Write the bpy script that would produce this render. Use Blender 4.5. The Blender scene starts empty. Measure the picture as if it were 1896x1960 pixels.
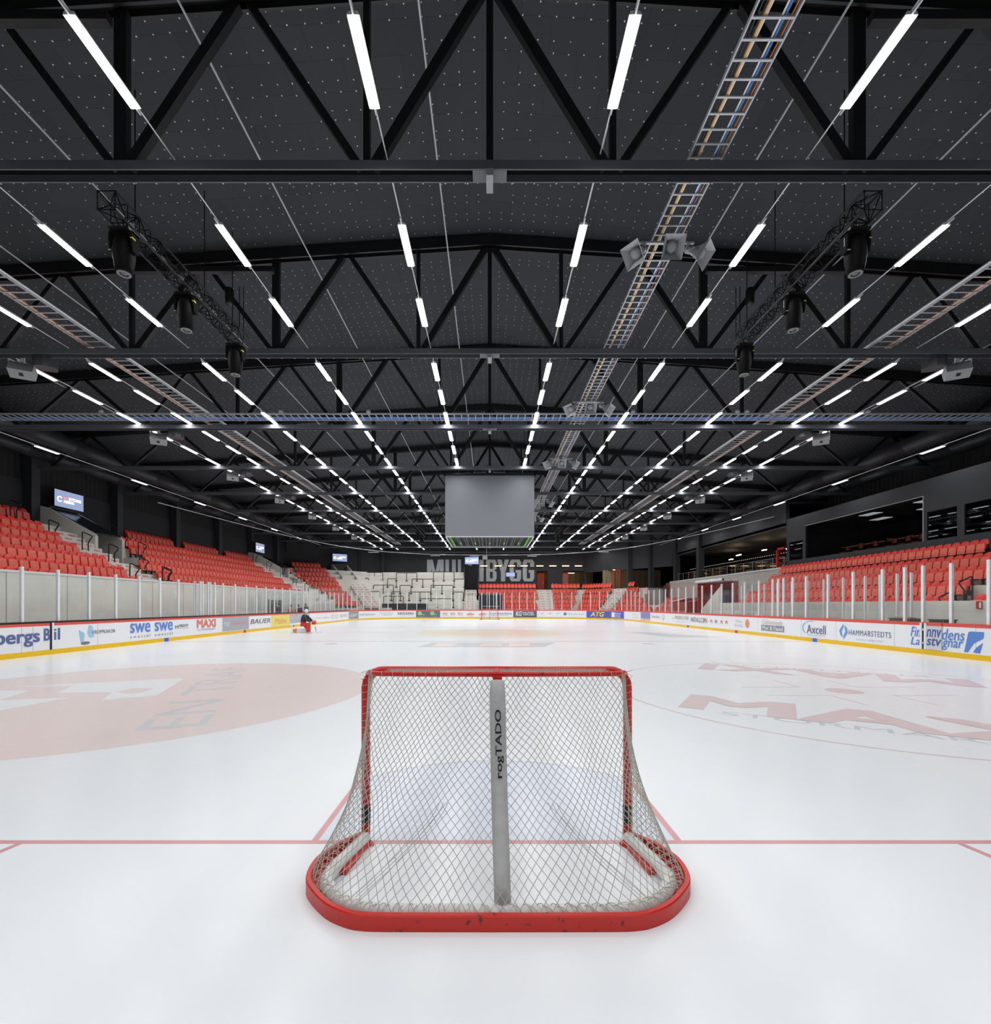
import bpy, math, random
from mathutils import Vector, Matrix
random.seed(7)
SC = bpy.context.scene
COL = SC.collection
# ------------------------------------------------------------------ camera, world, exposure
F = 906.0            # focal length in pixels of the 1896x1960 frame
HC = 1.713           # camera height above the ice
cam_d = bpy.data.cameras.new('camera'); cam = bpy.data.objects.new('camera', cam_d); COL.objects.link(cam)
cam_d.sensor_fit = 'HORIZONTAL'; cam_d.sensor_width = 36.0; cam_d.lens = 36.0 * F / 1896.0
cam_d.shift_x = (948 - 937) / 1896.0; cam_d.shift_y = (1158 - 980) / 1896.0
cam_d.clip_start = 0.05; cam_d.clip_end = 300
cam.location = (0, 0, HC); cam.rotation_euler = (math.pi / 2, 0, 0)
SC.camera = cam
W = bpy.data.worlds.new('world'); SC.world = W; W.use_nodes = True
W.node_tree.nodes['Background'].inputs[0].default_value = (0.35, 0.38, 0.42, 1)
W.node_tree.nodes['Background'].inputs[1].default_value = 0.02
SC.view_settings.view_transform = 'Standard'; SC.view_settings.look = 'None'
SC.view_settings.gamma = 1.0; SC.view_settings.use_curve_mapping = False
SC.view_settings.exposure = 0.0
LAMP = 34.8          # watts of each hall lamp
LAMP_SIDE = 24.0     # watts of each side row lamp
# ------------------------------------------------------------------ helpers
def ordn(n):
    a = ['zeroth', 'first', 'second', 'third', 'fourth', 'fifth', 'sixth', 'seventh', 'eighth', 'ninth', 'tenth', 'eleventh', 'twelfth', 'thirteenth', 'fourteenth', 'fifteenth', 'sixteenth', 'seventeenth', 'eighteenth', 'nineteenth']
    t = {2: 'twent', 3: 'thirt', 4: 'fort', 5: 'fift', 6: 'sixt', 7: 'sevent', 8: 'eight', 9: 'ninet'}
    if n < 20: return a[n]
    return t[n // 10] + ('ieth' if n % 10 == 0 else 'y-' + a[n % 10])
def lin(c):
    def f(v):
        v = v / 255.0
        return v / 12.92 if v <= 0.04045 else ((v + 0.055) / 1.055) ** 2.4
    return (f(c[0]), f(c[1]), f(c[2]), 1)
MATS = {}
def mat(name, rgb, rough=0.6, metal=0.0, var=0.08, scale=6.0, spec=0.5, bump=0.0, emit=0.0, coat=0.0):
    if name in MATS: return MATS[name]
    m = bpy.data.materials.new(name); m.use_nodes = True
    nt = m.node_tree; b = nt.nodes['Principled BSDF']
    c = lin(rgb)
    tc = nt.nodes.new('ShaderNodeTexCoord'); nz = nt.nodes.new('ShaderNodeTexNoise')
    nz.inputs['Scale'].default_value = scale; nz.inputs['Detail'].default_value = 3
    nt.links.new(tc.outputs['Object'], nz.inputs['Vector'])
    mx = nt.nodes.new('ShaderNodeMix'); mx.data_type = 'RGBA'
    mx.inputs['A'].default_value = tuple(max(0, v * (1 - var)) for v in c[:3]) + (1,)
    mx.inputs['B'].default_value = tuple(min(1, v * (1 + var)) for v in c[:3]) + (1,)
    nt.links.new(nz.outputs['Fac'], mx.inputs['Factor'])
    nt.links.new(mx.outputs['Result'], b.inputs['Base Color'])
    b.inputs['Roughness'].default_value = rough; b.inputs['Metallic'].default_value = metal
    b.inputs['Specular IOR Level'].default_value = spec
    if coat: b.inputs['Coat Weight'].default_value = coat
    if bump:
        bp = nt.nodes.new('ShaderNodeBump'); bp.inputs['Strength'].default_value = bump; bp.inputs['Distance'].default_value = 0.02
        nt.links.new(nz.outputs['Fac'], bp.inputs['Height']); nt.links.new(bp.outputs['Normal'], b.inputs['Normal'])
    if emit:
        b.inputs['Emission Strength'].default_value = emit
        nt.links.new(mx.outputs['Result'], b.inputs['Emission Color'])
    MATS[name] = m
    return m
class MB:
    def __init__(s): s.v = []; s.f = []
    def add(s, vs, fs, M=None):
        o = len(s.v)
        if M is not None: vs = [M @ Vector(v) for v in vs]
        s.v += [tuple(v) for v in vs]; s.f += [tuple(i + o for i in f) for f in fs]
        return s
    def box(s, x0, x1, y0, y1, z0, z1, M=None):
        vs = [(x, y, z) for x in (x0, x1) for y in (y0, y1) for z in (z0, z1)]
        return s.add(vs, [(0, 1, 3, 2), (4, 6, 7, 5), (0, 4, 5, 1), (2, 3, 7, 6), (0, 2, 6, 4), (1, 5, 7, 3)], M)
    def bar(s, p, q, w, h, up=(0, 0, 1)):
        p = Vector(p); q = Vector(q); d = (q - p); L = d.length
        if L < 1e-6: return s
        d.normalize(); u = Vector(up)
        if abs(d.dot(u)) > 0.99: u = Vector((1, 0, 0))
        a = d.cross(u).normalized(); b = a.cross(d).normalized()
        M = Matrix(((a.x, d.x, b.x, p.x), (a.y, d.y, b.y, p.y), (a.z, d.z, b.z, p.z), (0, 0, 0, 1)))
        return s.box(-w / 2, w / 2, 0, L, -h / 2, h / 2, M)
    def tube(s, pts, r, n=8, closed=False, cap=True):
        pts = [Vector(p) for p in pts]; N = len(pts); rr = r if isinstance(r, (list, tuple)) else [r] * N
        prev = None; o = len(s.v)
        for i, p in enumerate(pts):
            if closed: t = (pts[(i + 1) % N] - pts[i - 1])
            else: t = (pts[min(i + 1, N - 1)] - pts[max(i - 1, 0)])
            t.normalize()
            if prev is None:
                ref = Vector((0, 0, 1)) if abs(t.z) < 0.9 else Vector((1, 0, 0))
                a = t.cross(ref).normalized()
            else:
                a = prev - t * prev.dot(t)
                a = a.normalized() if a.length > 1e-6 else t.orthogonal().normalized()
            prev = a; b = t.cross(a)
            for k in range(n):
                th = 2 * math.pi * k / n
                s.v.append(tuple(p + (a * math.cos(th) + b * math.sin(th)) * rr[i]))
        for i in range(N if closed else N - 1):
            j = (i + 1) % N
            for k in range(n):
                l = (k + 1) % n
                s.f.append((o + i * n + k, o + i * n + l, o + j * n + l, o + j * n + k))
        if cap and not closed:
            s.f.append(tuple(o + k for k in range(n))[::-1]); s.f.append(tuple(o + (N - 1) * n + k for k in range(n)))
        return s
    def prism(s, poly, fn, a, b):
        """poly: 2-D outline, fn(u, v, w) -> 3-D point, extruded from w=a to w=b"""
        n = len(poly); o = len(s.v)
        for w in (a, b):
            for (u, v) in poly: s.v.append(tuple(fn(u, v, w)))
        s.f.append(tuple(o + k for k in range(n))); s.f.append(tuple(o + n + k for k in range(n))[::-1])
        for k in range(n):
            l = (k + 1) % n
            s.f.append((o + k, o + n + k, o + n + l, o + l))
        return s
    def lathe(s, prof, n=16, M=None):
        o = len(s.v); vs = []
        for (r, z) in prof:
            for k in range(n):
                th = 2 * math.pi * k / n
                vs.append((r * math.cos(th), r * math.sin(th), z))
        fs = []
        for i in range(len(prof) - 1):
            for k in range(n):
                l = (k + 1) % n
                fs.append((i * n + k, i * n + l, (i + 1) * n + l, (i + 1) * n + k))
        fs.append(tuple(range(n))[::-1]); fs.append(tuple((len(prof) - 1) * n + k for k in range(n)))
        return s.add(vs, fs, M)
    def mesh(s, name, m, smooth=False):
        me = bpy.data.meshes.new(name); me.from_pydata(s.v, [], s.f); me.validate()
        if m: me.materials.append(m)
        if smooth:
            for p in me.polygons: p.use_smooth = True
        me.update(); return me
    def build(s, name, m, parent=None, smooth=False, loc=None):
        return link(name, s.mesh(name, m, smooth), parent, loc)
def fixnormals(me):
    import bmesh
    bm = bmesh.new(); bm.from_mesh(me); bmesh.ops.recalc_face_normals(bm, faces=bm.faces); bm.to_mesh(me); bm.free()
def link(name, me, parent=None, loc=None):
    o = bpy.data.objects.new(name, me); COL.objects.link(o)
    if parent is not None: o.parent = parent
    if loc is not None: o.location = loc
    return o
def tag(o, label, cat, group=None):
    o['label'] = label; o['category'] = cat
    if group: o['group'] = group
    return o
def thing(name, label, cat, loc=(0, 0, 0), rz=0.0, group=None):
    o = bpy.data.objects.new(name, None); COL.objects.link(o); o.location = loc; o.rotation_euler = (0, 0, rz)
    o.empty_display_size = 0.2
    return tag(o, label, cat, group)
def struct(o, label=None):
    o['kind'] = 'structure'
    if label: o['label'] = label; 
    return o
TM = {}
def text_mb(txt, bold=0.0, shear=0.0, spacing=1.0, thick=0.0):
    key = (txt, shear, spacing)
    if key in TM: return TM[key]
    cu = bpy.data.curves.new('lettering', 'FONT'); cu.body = txt; cu.shear = shear; cu.space_character = spacing
    cu.resolution_u = 3; cu.size = 1.0
    ob = bpy.data.objects.new('lettering_source', cu); COL.objects.link(ob)
    dg = bpy.context.evaluated_depsgraph_get(); dg.update()
    me = bpy.data.meshes.new_from_object(ob.evaluated_get(dg))
    vs = [tuple(v.co) for v in me.vertices]; fs = [tuple(p.vertices) for p in me.polygons]
    bpy.data.objects.remove(ob); bpy.data.curves.remove(cu); bpy.data.meshes.remove(me)
    xs = [v[0] for v in vs]; ys = [v[1] for v in vs]
    x0, x1, y0, y1 = min(xs), max(xs), min(ys), max(ys)
    vs = [((v[0] - x0) / (x1 - x0), (v[1] - y0) / (y1 - y0), 0) for v in vs]
    TM[key] = (vs, fs, x1 - x0, y1 - y0)
    return TM[key]
def put_text(mb, txt, org, du, dv, w, h, bold=0.0, shear=0.0, spacing=1.0, off=0.0):
    """lettering of size w x h from org along unit vector du, up dv"""
    vs, fs, tw, th = text_mb(txt, bold, shear, spacing)
    du = Vector(du); dv = Vector(dv); n = du.cross(dv); o = Vector(org)
    sh = [(0, 0)]
    if bold: a, c = bold * .75 / tw, bold * .5 / th; sh = [(0, 0), (a, c), (-a, c), (a, -c), (-a, -c)]
    for i, (a, c) in enumerate(sh):
        mb.add([o + du * ((v[0] + a) * w) + dv * ((v[1] + c) * h) + n * (off + i * .0004) for v in vs], fs)
    return mb
# ------------------------------------------------------------------ materials
BLACK = mat('black_painted_steel', (17, 18, 20), 0.45)
CHORD = mat('grey_black_steel', (92, 95, 101), 0.5)
TRUSS = mat('charcoal_steel', (24, 25, 28), 0.5)
GALV = mat('galvanised_steel', (188, 191, 196), 0.4, 0.2)
MATTE = mat('matte_black', (15, 15, 17), 0.85, spec=0.15)
LGREY = mat('light_grey_paint', (150, 152, 156), 0.5)
WHITE = mat('white_paint', (232, 233, 235), 0.4)
ALU = mat('aluminium_post', (236, 238, 241), 0.35, 0.1)
REDP = mat('red_powder_coat', (200, 32, 22), 0.32, var=0.12, scale=9)
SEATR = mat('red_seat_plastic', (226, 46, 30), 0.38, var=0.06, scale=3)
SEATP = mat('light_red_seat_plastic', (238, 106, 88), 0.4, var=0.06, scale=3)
BOARDW = mat('white_board_plastic', (238, 240, 244), 0.3, var=0.02, scale=1.5)
YEL = mat('yellow_kick_plastic', (236, 192, 10), 0.3, var=0.05, scale=1.2)
REDC = mat('red_cap_plastic', (220, 84, 74), 0.35)
CONC = mat('pale_concrete', (222, 220, 213), 0.85, var=0.12, scale=1.3, bump=0.1)
CONCL = mat('light_concrete', (216, 215, 208), 0.8, var=0.08, scale=0.9)
WALLD = mat('dark_wall_paint', (44, 46, 50), 0.75, var=0.06, scale=0.6)
WALLB = mat('charcoal_wall_panel', (54, 57, 62), 0.6, var=0.06, scale=0.5)
FLOORC = mat('grey_concrete_floor', (105, 106, 108), 0.8)
def procmat(name):
    m = bpy.data.materials.new(name); m.use_nodes = True; nt = m.node_tree
    return m, nt, nt.nodes['Principled BSDF']
def ceiling_mat():
    m, nt, b = procmat('dark_insulation_board_with_pins')
    L = nt.links; N = nt.nodes
    tc = N.new('ShaderNodeTexCoord')
    jz = N.new('ShaderNodeTexNoise'); jz.inputs['Scale'].default_value = 2.3
    L.new(tc.outputs['Object'], jz.inputs['Vector'])
    add = N.new('ShaderNodeVectorMath'); add.operation = 'MULTIPLY_ADD'
    sub = N.new('ShaderNodeVectorMath'); sub.operation = 'SUBTRACT'; sub.inputs[1].default_value = (0.5, 0.5, 0.5)
    L.new(jz.outputs['Color'], sub.inputs[0]); L.new(sub.outputs[0], add.inputs[0]); add.inputs[1].default_value = (0.10, 0.10, 0); L.new(tc.outputs['Object'], add.inputs[2])
    sx = N.new('ShaderNodeSeparateXYZ'); L.new(add.outputs[0], sx.inputs[0])
    def pp(sock, per, offs):
        a = N.new('ShaderNodeMath'); a.operation = 'ADD'; a.inputs[1].default_value = offs; L.new(sock, a.inputs[0])
        c = N.new('ShaderNodeMath'); c.operation = 'PINGPONG'; c.inputs[1].default_value = per / 2; L.new(a.outputs[0], c.inputs[0]); return c.outputs[0]
    x = pp(sx.outputs['X'], 0.32, 0.0)
    def dots(yo, per):
        y = pp(sx.outputs['Y'], per, yo)
        p1 = N.new('ShaderNodeMath'); p1.operation = 'MULTIPLY'; L.new(x, p1.inputs[0]); L.new(x, p1.inputs[1])
        p2 = N.new('ShaderNodeMath'); p2.operation = 'MULTIPLY'; L.new(y, p2.inputs[0]); L.new(y, p2.inputs[1])
        s = N.new('ShaderNodeMath'); s.operation = 'ADD'; L.new(p1.outputs[0], s.inputs[0]); L.new(p2.outputs[0], s.inputs[1])
        c = N.new('ShaderNodeMath'); c.operation = 'LESS_THAN'; c.inputs[1].default_value = 0.014 ** 2; L.new(s.outputs[0], c.inputs[0]); return c.outputs[0]
    d1 = dots(0.0, 0.6); d2 = dots(0.22, 0.6)
    mxx = N.new('ShaderNodeMath'); mxx.operation = 'MAXIMUM'; L.new(d1, mxx.inputs[0]); L.new(d2, mxx.inputs[1])
    # some pins are missing
    vz = N.new('ShaderNodeTexNoise'); vz.inputs['Scale'].default_value = 1.1; L.new(tc.outputs['Object'], vz.inputs['Vector'])
    gt = N.new('ShaderNodeMath'); gt.operation = 'GREATER_THAN'; gt.inputs[1].default_value = 0.42; L.new(vz.outputs['Fac'], gt.inputs[0])
    mu = N.new('ShaderNodeMath'); mu.operation = 'MULTIPLY'; L.new(mxx.outputs[0], mu.inputs[0]); L.new(gt.outputs[0], mu.inputs[1])
    br = N.new('ShaderNodeTexBrick'); br.inputs['Scale'].default_value = 1.0
    br.inputs['Color1'].default_value = lin((62, 64, 68)); br.inputs['Color2'].default_value = lin((65, 67, 71)); br.inputs['Mortar'].default_value = lin((54, 56, 60))
    br.inputs['Mortar Size'].default_value = 0.006; br.inputs['Brick Width'].default_value = 1.2; br.inputs['Row Height'].default_value = 0.6
    L.new(tc.outputs['Object'], br.inputs['Vector'])
    mx = N.new('ShaderNodeMix'); mx.data_type = 'RGBA'; L.new(mu.outputs[0], mx.inputs['Factor']); L.new(br.outputs['Color'], mx.inputs['A']); mx.inputs['B'].default_value = lin((215, 218, 222))
    L.new(mx.outputs['Result'], b.inputs['Base Color']); b.inputs['Roughness'].default_value = 0.9; b.inputs['Specular IOR Level'].default_value = 0.2
    return m
CEIL = ceiling_mat()
def wave_mat(name, c1, c2, scale, axis='Y', rough=0.7):
    m, nt, b = procmat(name); N = nt.nodes; L = nt.links
    tc = N.new('ShaderNodeTexCoord'); w = N.new('ShaderNodeTexWave'); w.bands_direction = axis; w.inputs['Scale'].default_value = scale; w.inputs['Distortion'].default_value = 0.6
    L.new(tc.outputs['Object'], w.inputs['Vector'])
    mx = N.new('ShaderNodeMix'); mx.data_type = 'RGBA'; mx.inputs['A'].default_value = lin(c1); mx.inputs['B'].default_value = lin(c2); L.new(w.outputs['Fac'], mx.inputs['Factor'])
    L.new(mx.outputs['Result'], b.inputs['Base Color']); b.inputs['Roughness'].default_value = rough
    bp = N.new('ShaderNodeBump'); bp.inputs['Strength'].default_value = 0.5; bp.inputs['Distance'].default_value = 0.05; L.new(w.outputs['Fac'], bp.inputs['Height']); L.new(bp.outputs['Normal'], b.inputs['Normal'])
    return m
CURT = wave_mat('black_drape', (24, 25, 28), (32, 34, 37), 0.9, 'Y')
CURTX = wave_mat('black_drape_end', (24, 25, 28), (32, 34, 37), 0.9, 'X')
def ice_mat(name, rgb, rough=0.21):
    m, nt, b = procmat(name); N = nt.nodes; L = nt.links
    tc = N.new('ShaderNodeTexCoord')
    n1 = N.new('ShaderNodeTexNoise'); n1.inputs['Scale'].default_value = 0.35; n1.inputs['Detail'].default_value = 6; n1.inputs['Roughness'].default_value = 0.65; L.new(tc.outputs['Object'], n1.inputs['Vector'])
    c = lin(rgb)
    mx = N.new('ShaderNodeMix'); mx.data_type = 'RGBA'; mx.inputs['A'].default_value = tuple(v * 0.93 for v in c[:3]) + (1,); mx.inputs['B'].default_value = tuple(min(1, v * 1.05) for v in c[:3]) + (1,)
    L.new(n1.outputs['Fac'], mx.inputs['Factor']); L.new(mx.outputs['Result'], b.inputs['Base Color'])
    n2 = N.new('ShaderNodeTexNoise'); n2.inputs['Scale'].default_value = 9; n2.inputs['Detail'].default_value = 8; n2.inputs['Roughness'].default_value = 0.7; L.new(tc.outputs['Object'], n2.inputs['Vector'])
    mr = N.new('ShaderNodeMapRange'); mr.inputs['To Min'].default_value = rough * 0.75; mr.inputs['To Max'].default_value = rough * 1.3; L.new(n2.outputs['Fac'], mr.inputs['Value']); L.new(mr.outputs[0], b.inputs['Roughness'])
    b.inputs['IOR'].default_value = 1.31
    bp = N.new('ShaderNodeBump'); bp.inputs['Strength'].default_value = 0.06; bp.inputs['Distance'].default_value = 0.004; L.new(n2.outputs['Fac'], bp.inputs['Height']); L.new(bp.outputs['Normal'], b.inputs['Normal'])
    return m
ICE = ice_mat('white_ice', (234, 239, 244))
ICEPINK = ice_mat('ice_over_pink_paint', (229, 217, 216))
ICERED = ice_mat('ice_over_red_paint', (222, 205, 208))
ICELINE = ice_mat('ice_over_red_line', (214, 162, 166))
ICEBLUE = ice_mat('ice_over_pale_blue_paint', (222, 230, 243))
ICEGREY = ice_mat('ice_over_grey_paint', (208, 213, 219))
ICEGB = ice_mat('ice_over_blue_line', (204, 210, 219))
ICEYEL = ice_mat('ice_over_yellow_paint', (238, 236, 216))
ICEORG = ice_mat('ice_over_orange_paint', (240, 226, 218))
def glass_mat(name, tint, ior=1.45, rough=0.015):
    m = bpy.data.materials.new(name); m.use_nodes = True; nt = m.node_tree; N = nt.nodes; L = nt.links
    N.remove(N['Principled BSDF']); out = N['Material Output']
    tr = N.new('ShaderNodeBsdfTransparent'); tr.inputs[0].default_value = tint
    gl = N.new('ShaderNodeBsdfGlossy'); gl.inputs['Roughness'].default_value = rough; gl.inputs[0].default_value = (0.95, 0.97, 1, 1)
    fr = N.new('ShaderNodeFresnel'); fr.inputs[0].default_value = ior
    ge = N.new('ShaderNodeNewGeometry'); iv = N.new('ShaderNodeMath'); iv.operation = 'SUBTRACT'; iv.inputs[0].default_value = 1.0; L.new(ge.outputs['Backfacing'], iv.inputs[1])
    mu = N.new('ShaderNodeMath'); mu.operation = 'MULTIPLY'; L.new(fr.outputs[0], mu.inputs[0]); L.new(iv.outputs[0], mu.inputs[1])
    mx = N.new('ShaderNodeMixShader'); L.new(mu.outputs[0], mx.inputs[0]); L.new(tr.outputs[0], mx.inputs[1]); L.new(gl.outputs[0], mx.inputs[2]); L.new(mx.outputs[0], out.inputs[0])
    return m
GLASS = glass_mat('clear_rink_glass', (0.955, 0.965, 0.965, 1))
GLASSD = glass_mat('dark_window_glass', (0.55, 0.56, 0.58, 1), 1.5)
def emis(name, rgb, s):
    m = bpy.data.materials.new(name); m.use_nodes = True; b = m.node_tree.nodes['Principled BSDF']
    b.inputs['Base Color'].default_value = lin(rgb); b.inputs['Emission Color'].default_value = lin(rgb); b.inputs['Emission Strength'].default_value = s
    return m
LAMPM = emis('bright_lamp_diffuser', (254, 253, 252), 9.0)
LAMPS = emis('side_lamp_diffuser', (254, 253, 252), 6.0)
LAMPW = emis('warm_lamp_diffuser', (255, 205, 140), 9.0)
SCREENB = emis('blue_grey_screen', (138, 152, 186), 1.0)
SCREENW = emis('white_screen_text', (255, 250, 250), 2.2)
SCREENR = emis('red_screen_text', (230, 120, 110), 1.4)
# ------------------------------------------------------------------ rink outline
XL, XR, YN, YF, RC = -15.2, 15.1, -0.58, 59.5, 8.5
def path_pts(off=0.0, step=0.35, arc_n=26):
    """closed rounded rectangle, offset outwards, starting mid near end, clockwise seen from above: left side first"""
    P = []
    x0, x1, y0, y1 = XL - off, XR + off, YN - off, YF + off; r = RC + off
    def arc(cx, cy, a0, a1):
        for i in range(arc_n + 1):
            a = math.radians(a0 + (a1 - a0) * i / arc_n); P.append((cx + r * math.cos(a), cy + r * math.sin(a)))
    arc(x0 + r, y0 + r, 270, 180); arc(x0 + r, y1 - r, 180, 90); arc(x1 - r, y1 - r, 90, 0); arc(x1 - r, y0 + r, 0, -90)
    return P
LCX, RCX, CY = XL + RC, XR - RC, YF - RC
def board_at(px):
    """plan point on the boards seen in image column px (left side, far end or right side), with its tangent"""
    t = (px - 937.0) / F
    if t < 0:
        y = XL / t
        if y <= CY: return Vector((XL, y, 0)), Vector((0, 1, 0))
    if t > 0:
        y = XR / t
        if y <= CY: return Vector((XR, y, 0)), Vector((0, -1, 0))
    x = t * YF
    if LCX <= x <= RCX: return Vector((x, YF, 0)), Vector((1, 0, 0))
    cx = LCX if t < 0 else RCX
    # ray (t*y, y) against circle, far root
    A = 1 + t * t; B = -2 * (t * cx + CY); C_ = cx * cx + CY * CY - RC * RC
    y = (-B + math.sqrt(max(0, B * B - 4 * A * C_))) / (2 * A)
    n = Vector((t * y - cx, y - CY, 0)).normalized()
    return Vector((t * y, y, 0)), Vector((n.y, -n.x, 0))
# ------------------------------------------------------------------ ice and floor
ice = MB()
P = path_pts(0.06)
ice.add([(x, y, 0) for x, y in P] + [(x, y, -0.05) for x, y in P], [tuple(range(len(P)))[::-1]])
ice_o = ice.build('floor_ice', ICE); fixnormals(ice_o.data)
struct(ice_o, 'white ice sheet of the rink')
def sheet(mb, pts, z=0.0006):
    mb.add([(x, y, z) for x, y in pts], [tuple(range(len(pts)))])
def mark(mb, name, m):
    o = mb.build(name, m, ice_o); return o
def ring(mb, cx, cy, r0, r1, a0=0, a1=360, n=96, z=0.0008):
    vs = []; fs = []
    for i in range(n + 1):
        a = math.radians(a0 + (a1 - a0) * i / n)
        vs += [(cx + r0 * math.cos(a), cy + r0 * math.sin(a), z), (cx + r1 * math.cos(a), cy + r1 * math.sin(a), z)]
    for i in range(n): fs.append((2 * i, 2 * i + 1, 2 * i + 3, 2 * i + 2))
    mb.add(vs, fs)
def disc(mb, cx, cy, r, n=96, z=0.0006):
    sheet(mb, [(cx + r * math.cos(2 * math.pi * i / n), cy + r * math.sin(2 * math.pi * i / n)) for i in range(n)], z)
GY = 3.42      # near goal line
FY = 55.45     # far goal line
m_ = MB(); m_.box(XL + 0.4, XR - 0.4, GY - 0.025, GY + 0.025, 0, 0.0012)
m_.box(XL + 0.4, XR - 0.4, FY - 0.025, FY + 0.025, 0, 0.0012)
for s in (-1, 1):      # goalkeeper's area behind the goal line
    m_.bar((s * 3.37, GY, 0.0006), (s * 4.2, YN, 0.0006), 0.05, 0.001)
    m_.bar((0.05 + s * 1.32, GY, 0.0006), (0.05 + s * 1.32, GY + 1.22, 0.0006), 0.05, 0.001)
mark(m_, 'goal_line', ICELINE)
m_ = MB(); pts = [(0.05 - 1.32, GY)] + [(0.05 - 1.32, GY + 1.22)] + [(0.05 + 1.8 * math.cos(math.radians(a)), GY + 1.8 * math.sin(math.radians(a))) for a in range(136, 43, -4)] + [(0.05 + 1.32, GY + 1.22), (0.05 + 1.32, GY)]
sheet(m_, pts, 0.0004); mark(m_, 'crease', ICEBLUE)
m_ = MB(); ring(m_, 0.05, GY, 1.775, 1.8, 44, 136, 40); mark(m_, 'crease_arc', ICEGREY)
m_ = MB(); m_.box(XL + 0.02, XR - 0.02, 22.1, 22.4, 0, 0.0012); m_.box(XL + 0.02, XR - 0.02, 36.6, 36.9, 0, 0.0012); mark(m_, 'blue_line', ICEGB)
m_ = MB(); m_.box(XL + 0.02, XR - 0.02, 29.27, 29.57, 0, 0.0011); mark(m_, 'centre_line', ICEORG)
# left face-off circle: filled pink disc with pale logo shapes
CXL, CYL = -7.0, 9.42
m_ = MB(); disc(m_, CXL, CYL, 4.5); mark(m_, 'faceoff_disc', ICEPINK)
def ground(px, py):
    d = F * HC / (py - 1158.0); return ((px - 937.0) * d / F, d)
m_ = MB()
for poly in ([(-60, 1343), (60, 1338), (135, 1335), (0, 1360), (-60, 1362)],
             [(-60, 1322), (55, 1322), (0, 1340), (-60, 1342)],
             [(108, 1326), (150, 1308), (330, 1299), (352, 1299), (300, 1331), (195, 1340), (215, 1325)],
             [(25, 1315), (150, 1308), (140, 1312)]):
    sheet(m_, [ground(*p) for p in poly], 0.0010)
mark(m_, 'pale_logo', ICE)
m_ = MB(); sheet(m_, [ground(*p) for p in [(222, 1324), (255, 1317), (295, 1318), (270, 1326), (240, 1328)]], 0.0013); mark(m_, 'logo_eye', ICEPINK)
m_ = MB()
a0 = Vector((-4.05, 6.75, 0)); a1 = Vector((-6.7, 13.2, 0)); du = (a1 - a0).normalized()
put_text(m_, 'EN TRAF', a0 + Vector((0, 0, 0.0014)), du, Vector((-du.y, du.x, 0)), (a1 - a0).length, 0.85)
mark(m_, 'lettering', ICEGREY)
# right face-off circle with ring, hash marks, spot and store advertisement
CXR, CYR = 7.05, 9.42
m_ = MB(); ring(m_, CXR, CYR, 4.45, 4.5); disc(m_, CXR, CYR, 0.32, 32, 0.0009); 
for sx in (-1, 1):
    for sy in (-1, 1):
        m_.box(*sorted((CXR + sx * 0.6, CXR + sx * 1.8)), CYR + sy * 0.45 - .02, CYR + sy * 0.45 + .02, 0, 0.001)
        m_.box(CXR + sx * 0.6 - .02, CXR + sx * 0.6 + .02, *sorted((CYR + sy * 0.45, CYR + sy * 1.35)), 0, 0.001)
        m_.box(CXR + sx * 0.3 - .02 + 0.0, CXR + sx * 0.3 + .02, CYR + sy * 4.5, CYR + sy * 5.1, 0, 0.001) if sy > 0 else None
mark(m_, 'faceoff_circle', ICERED)
m_ = MB(); a = math.radians(-32); du = Vector((math.cos(a), math.sin(a), 0)); dv = Vector((-du.y, du.x, 0))
put_text(m_, 'MAXI', Vector((3.25, 7.95, 0.0014)), du, dv, 5.4, 1.25, 0.045)
put_text(m_, 'MAXI', Vector((10.9, 10.9, 0.0014)), -du, -dv, 5.4, 1.25, 0.045)
mark(m_, 'large_lettering', ICERED)
m_ = MB()
put_text(m_, 'STORMARKNAD', Vector((3.3, 7.6, 0.0014)) + du * 0.35, du, dv, 4.9, 0.26)
put_text(m_, 'STORMARKNAD', Vector((10.85, 11.25, 0.0014)) - du * 0.35, -du, -dv, 4.9, 0.26)
mark(m_, 'small_lettering', ICEGREY)
# centre ice emblem, banner shapes, far circles
m_ = MB(); disc(m_, 0.0, 29.42, 4.5); mark(m_, 'centre_emblem', ICEYEL)
m_ = MB(); ring(m_, 0, 29.42, 1.6, 3.3, z=0.0013); m_.box(-4, 4, 28.5, 29.0, 0.0013, 0.0015); mark(m_, 'centre_emblem_ring', ICEORG)
m_ = MB(); sheet(m_, [(-3.0, 19.2), (2.2, 19.2), (3.0, 21.6), (-2.6, 21.6)], 0.0008)
sheet(m_, [(9.6, 25.0), (12.4, 25.0), (9.8, 30.0), (8.6, 30.0)], 0.0008); mark(m_, 'banner_advert', ICEGREY)
m_ = MB()
for x in (-1.9, 0.1, 1.3): sheet(m_, [(x - .55, 19.8), (x + .35, 19.8), (x + .5, 21.1), (x - .4, 21.1)], 0.0013)
mark(m_, 'banner_patch', ICEORG)
m_ = MB()
for sx in (-1, 1): ring(m_, sx * 7, 49.45, 4.45, 4.5); disc(m_, sx * 7, 49.45, .3, 24, .0009); disc(m_, sx * 7, 37.9, .3, 24, .0012); disc(m_, sx * 7, 20.9, .3, 24, .0009)
mark(m_, 'faceoff_marks', ICERED)
fl = MB(); fl.box(-31, 31, -12, 74, -0.35, -0.06)
struct(fl.build('floor', FLOORC), 'grey concrete floor around the rink')
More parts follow.
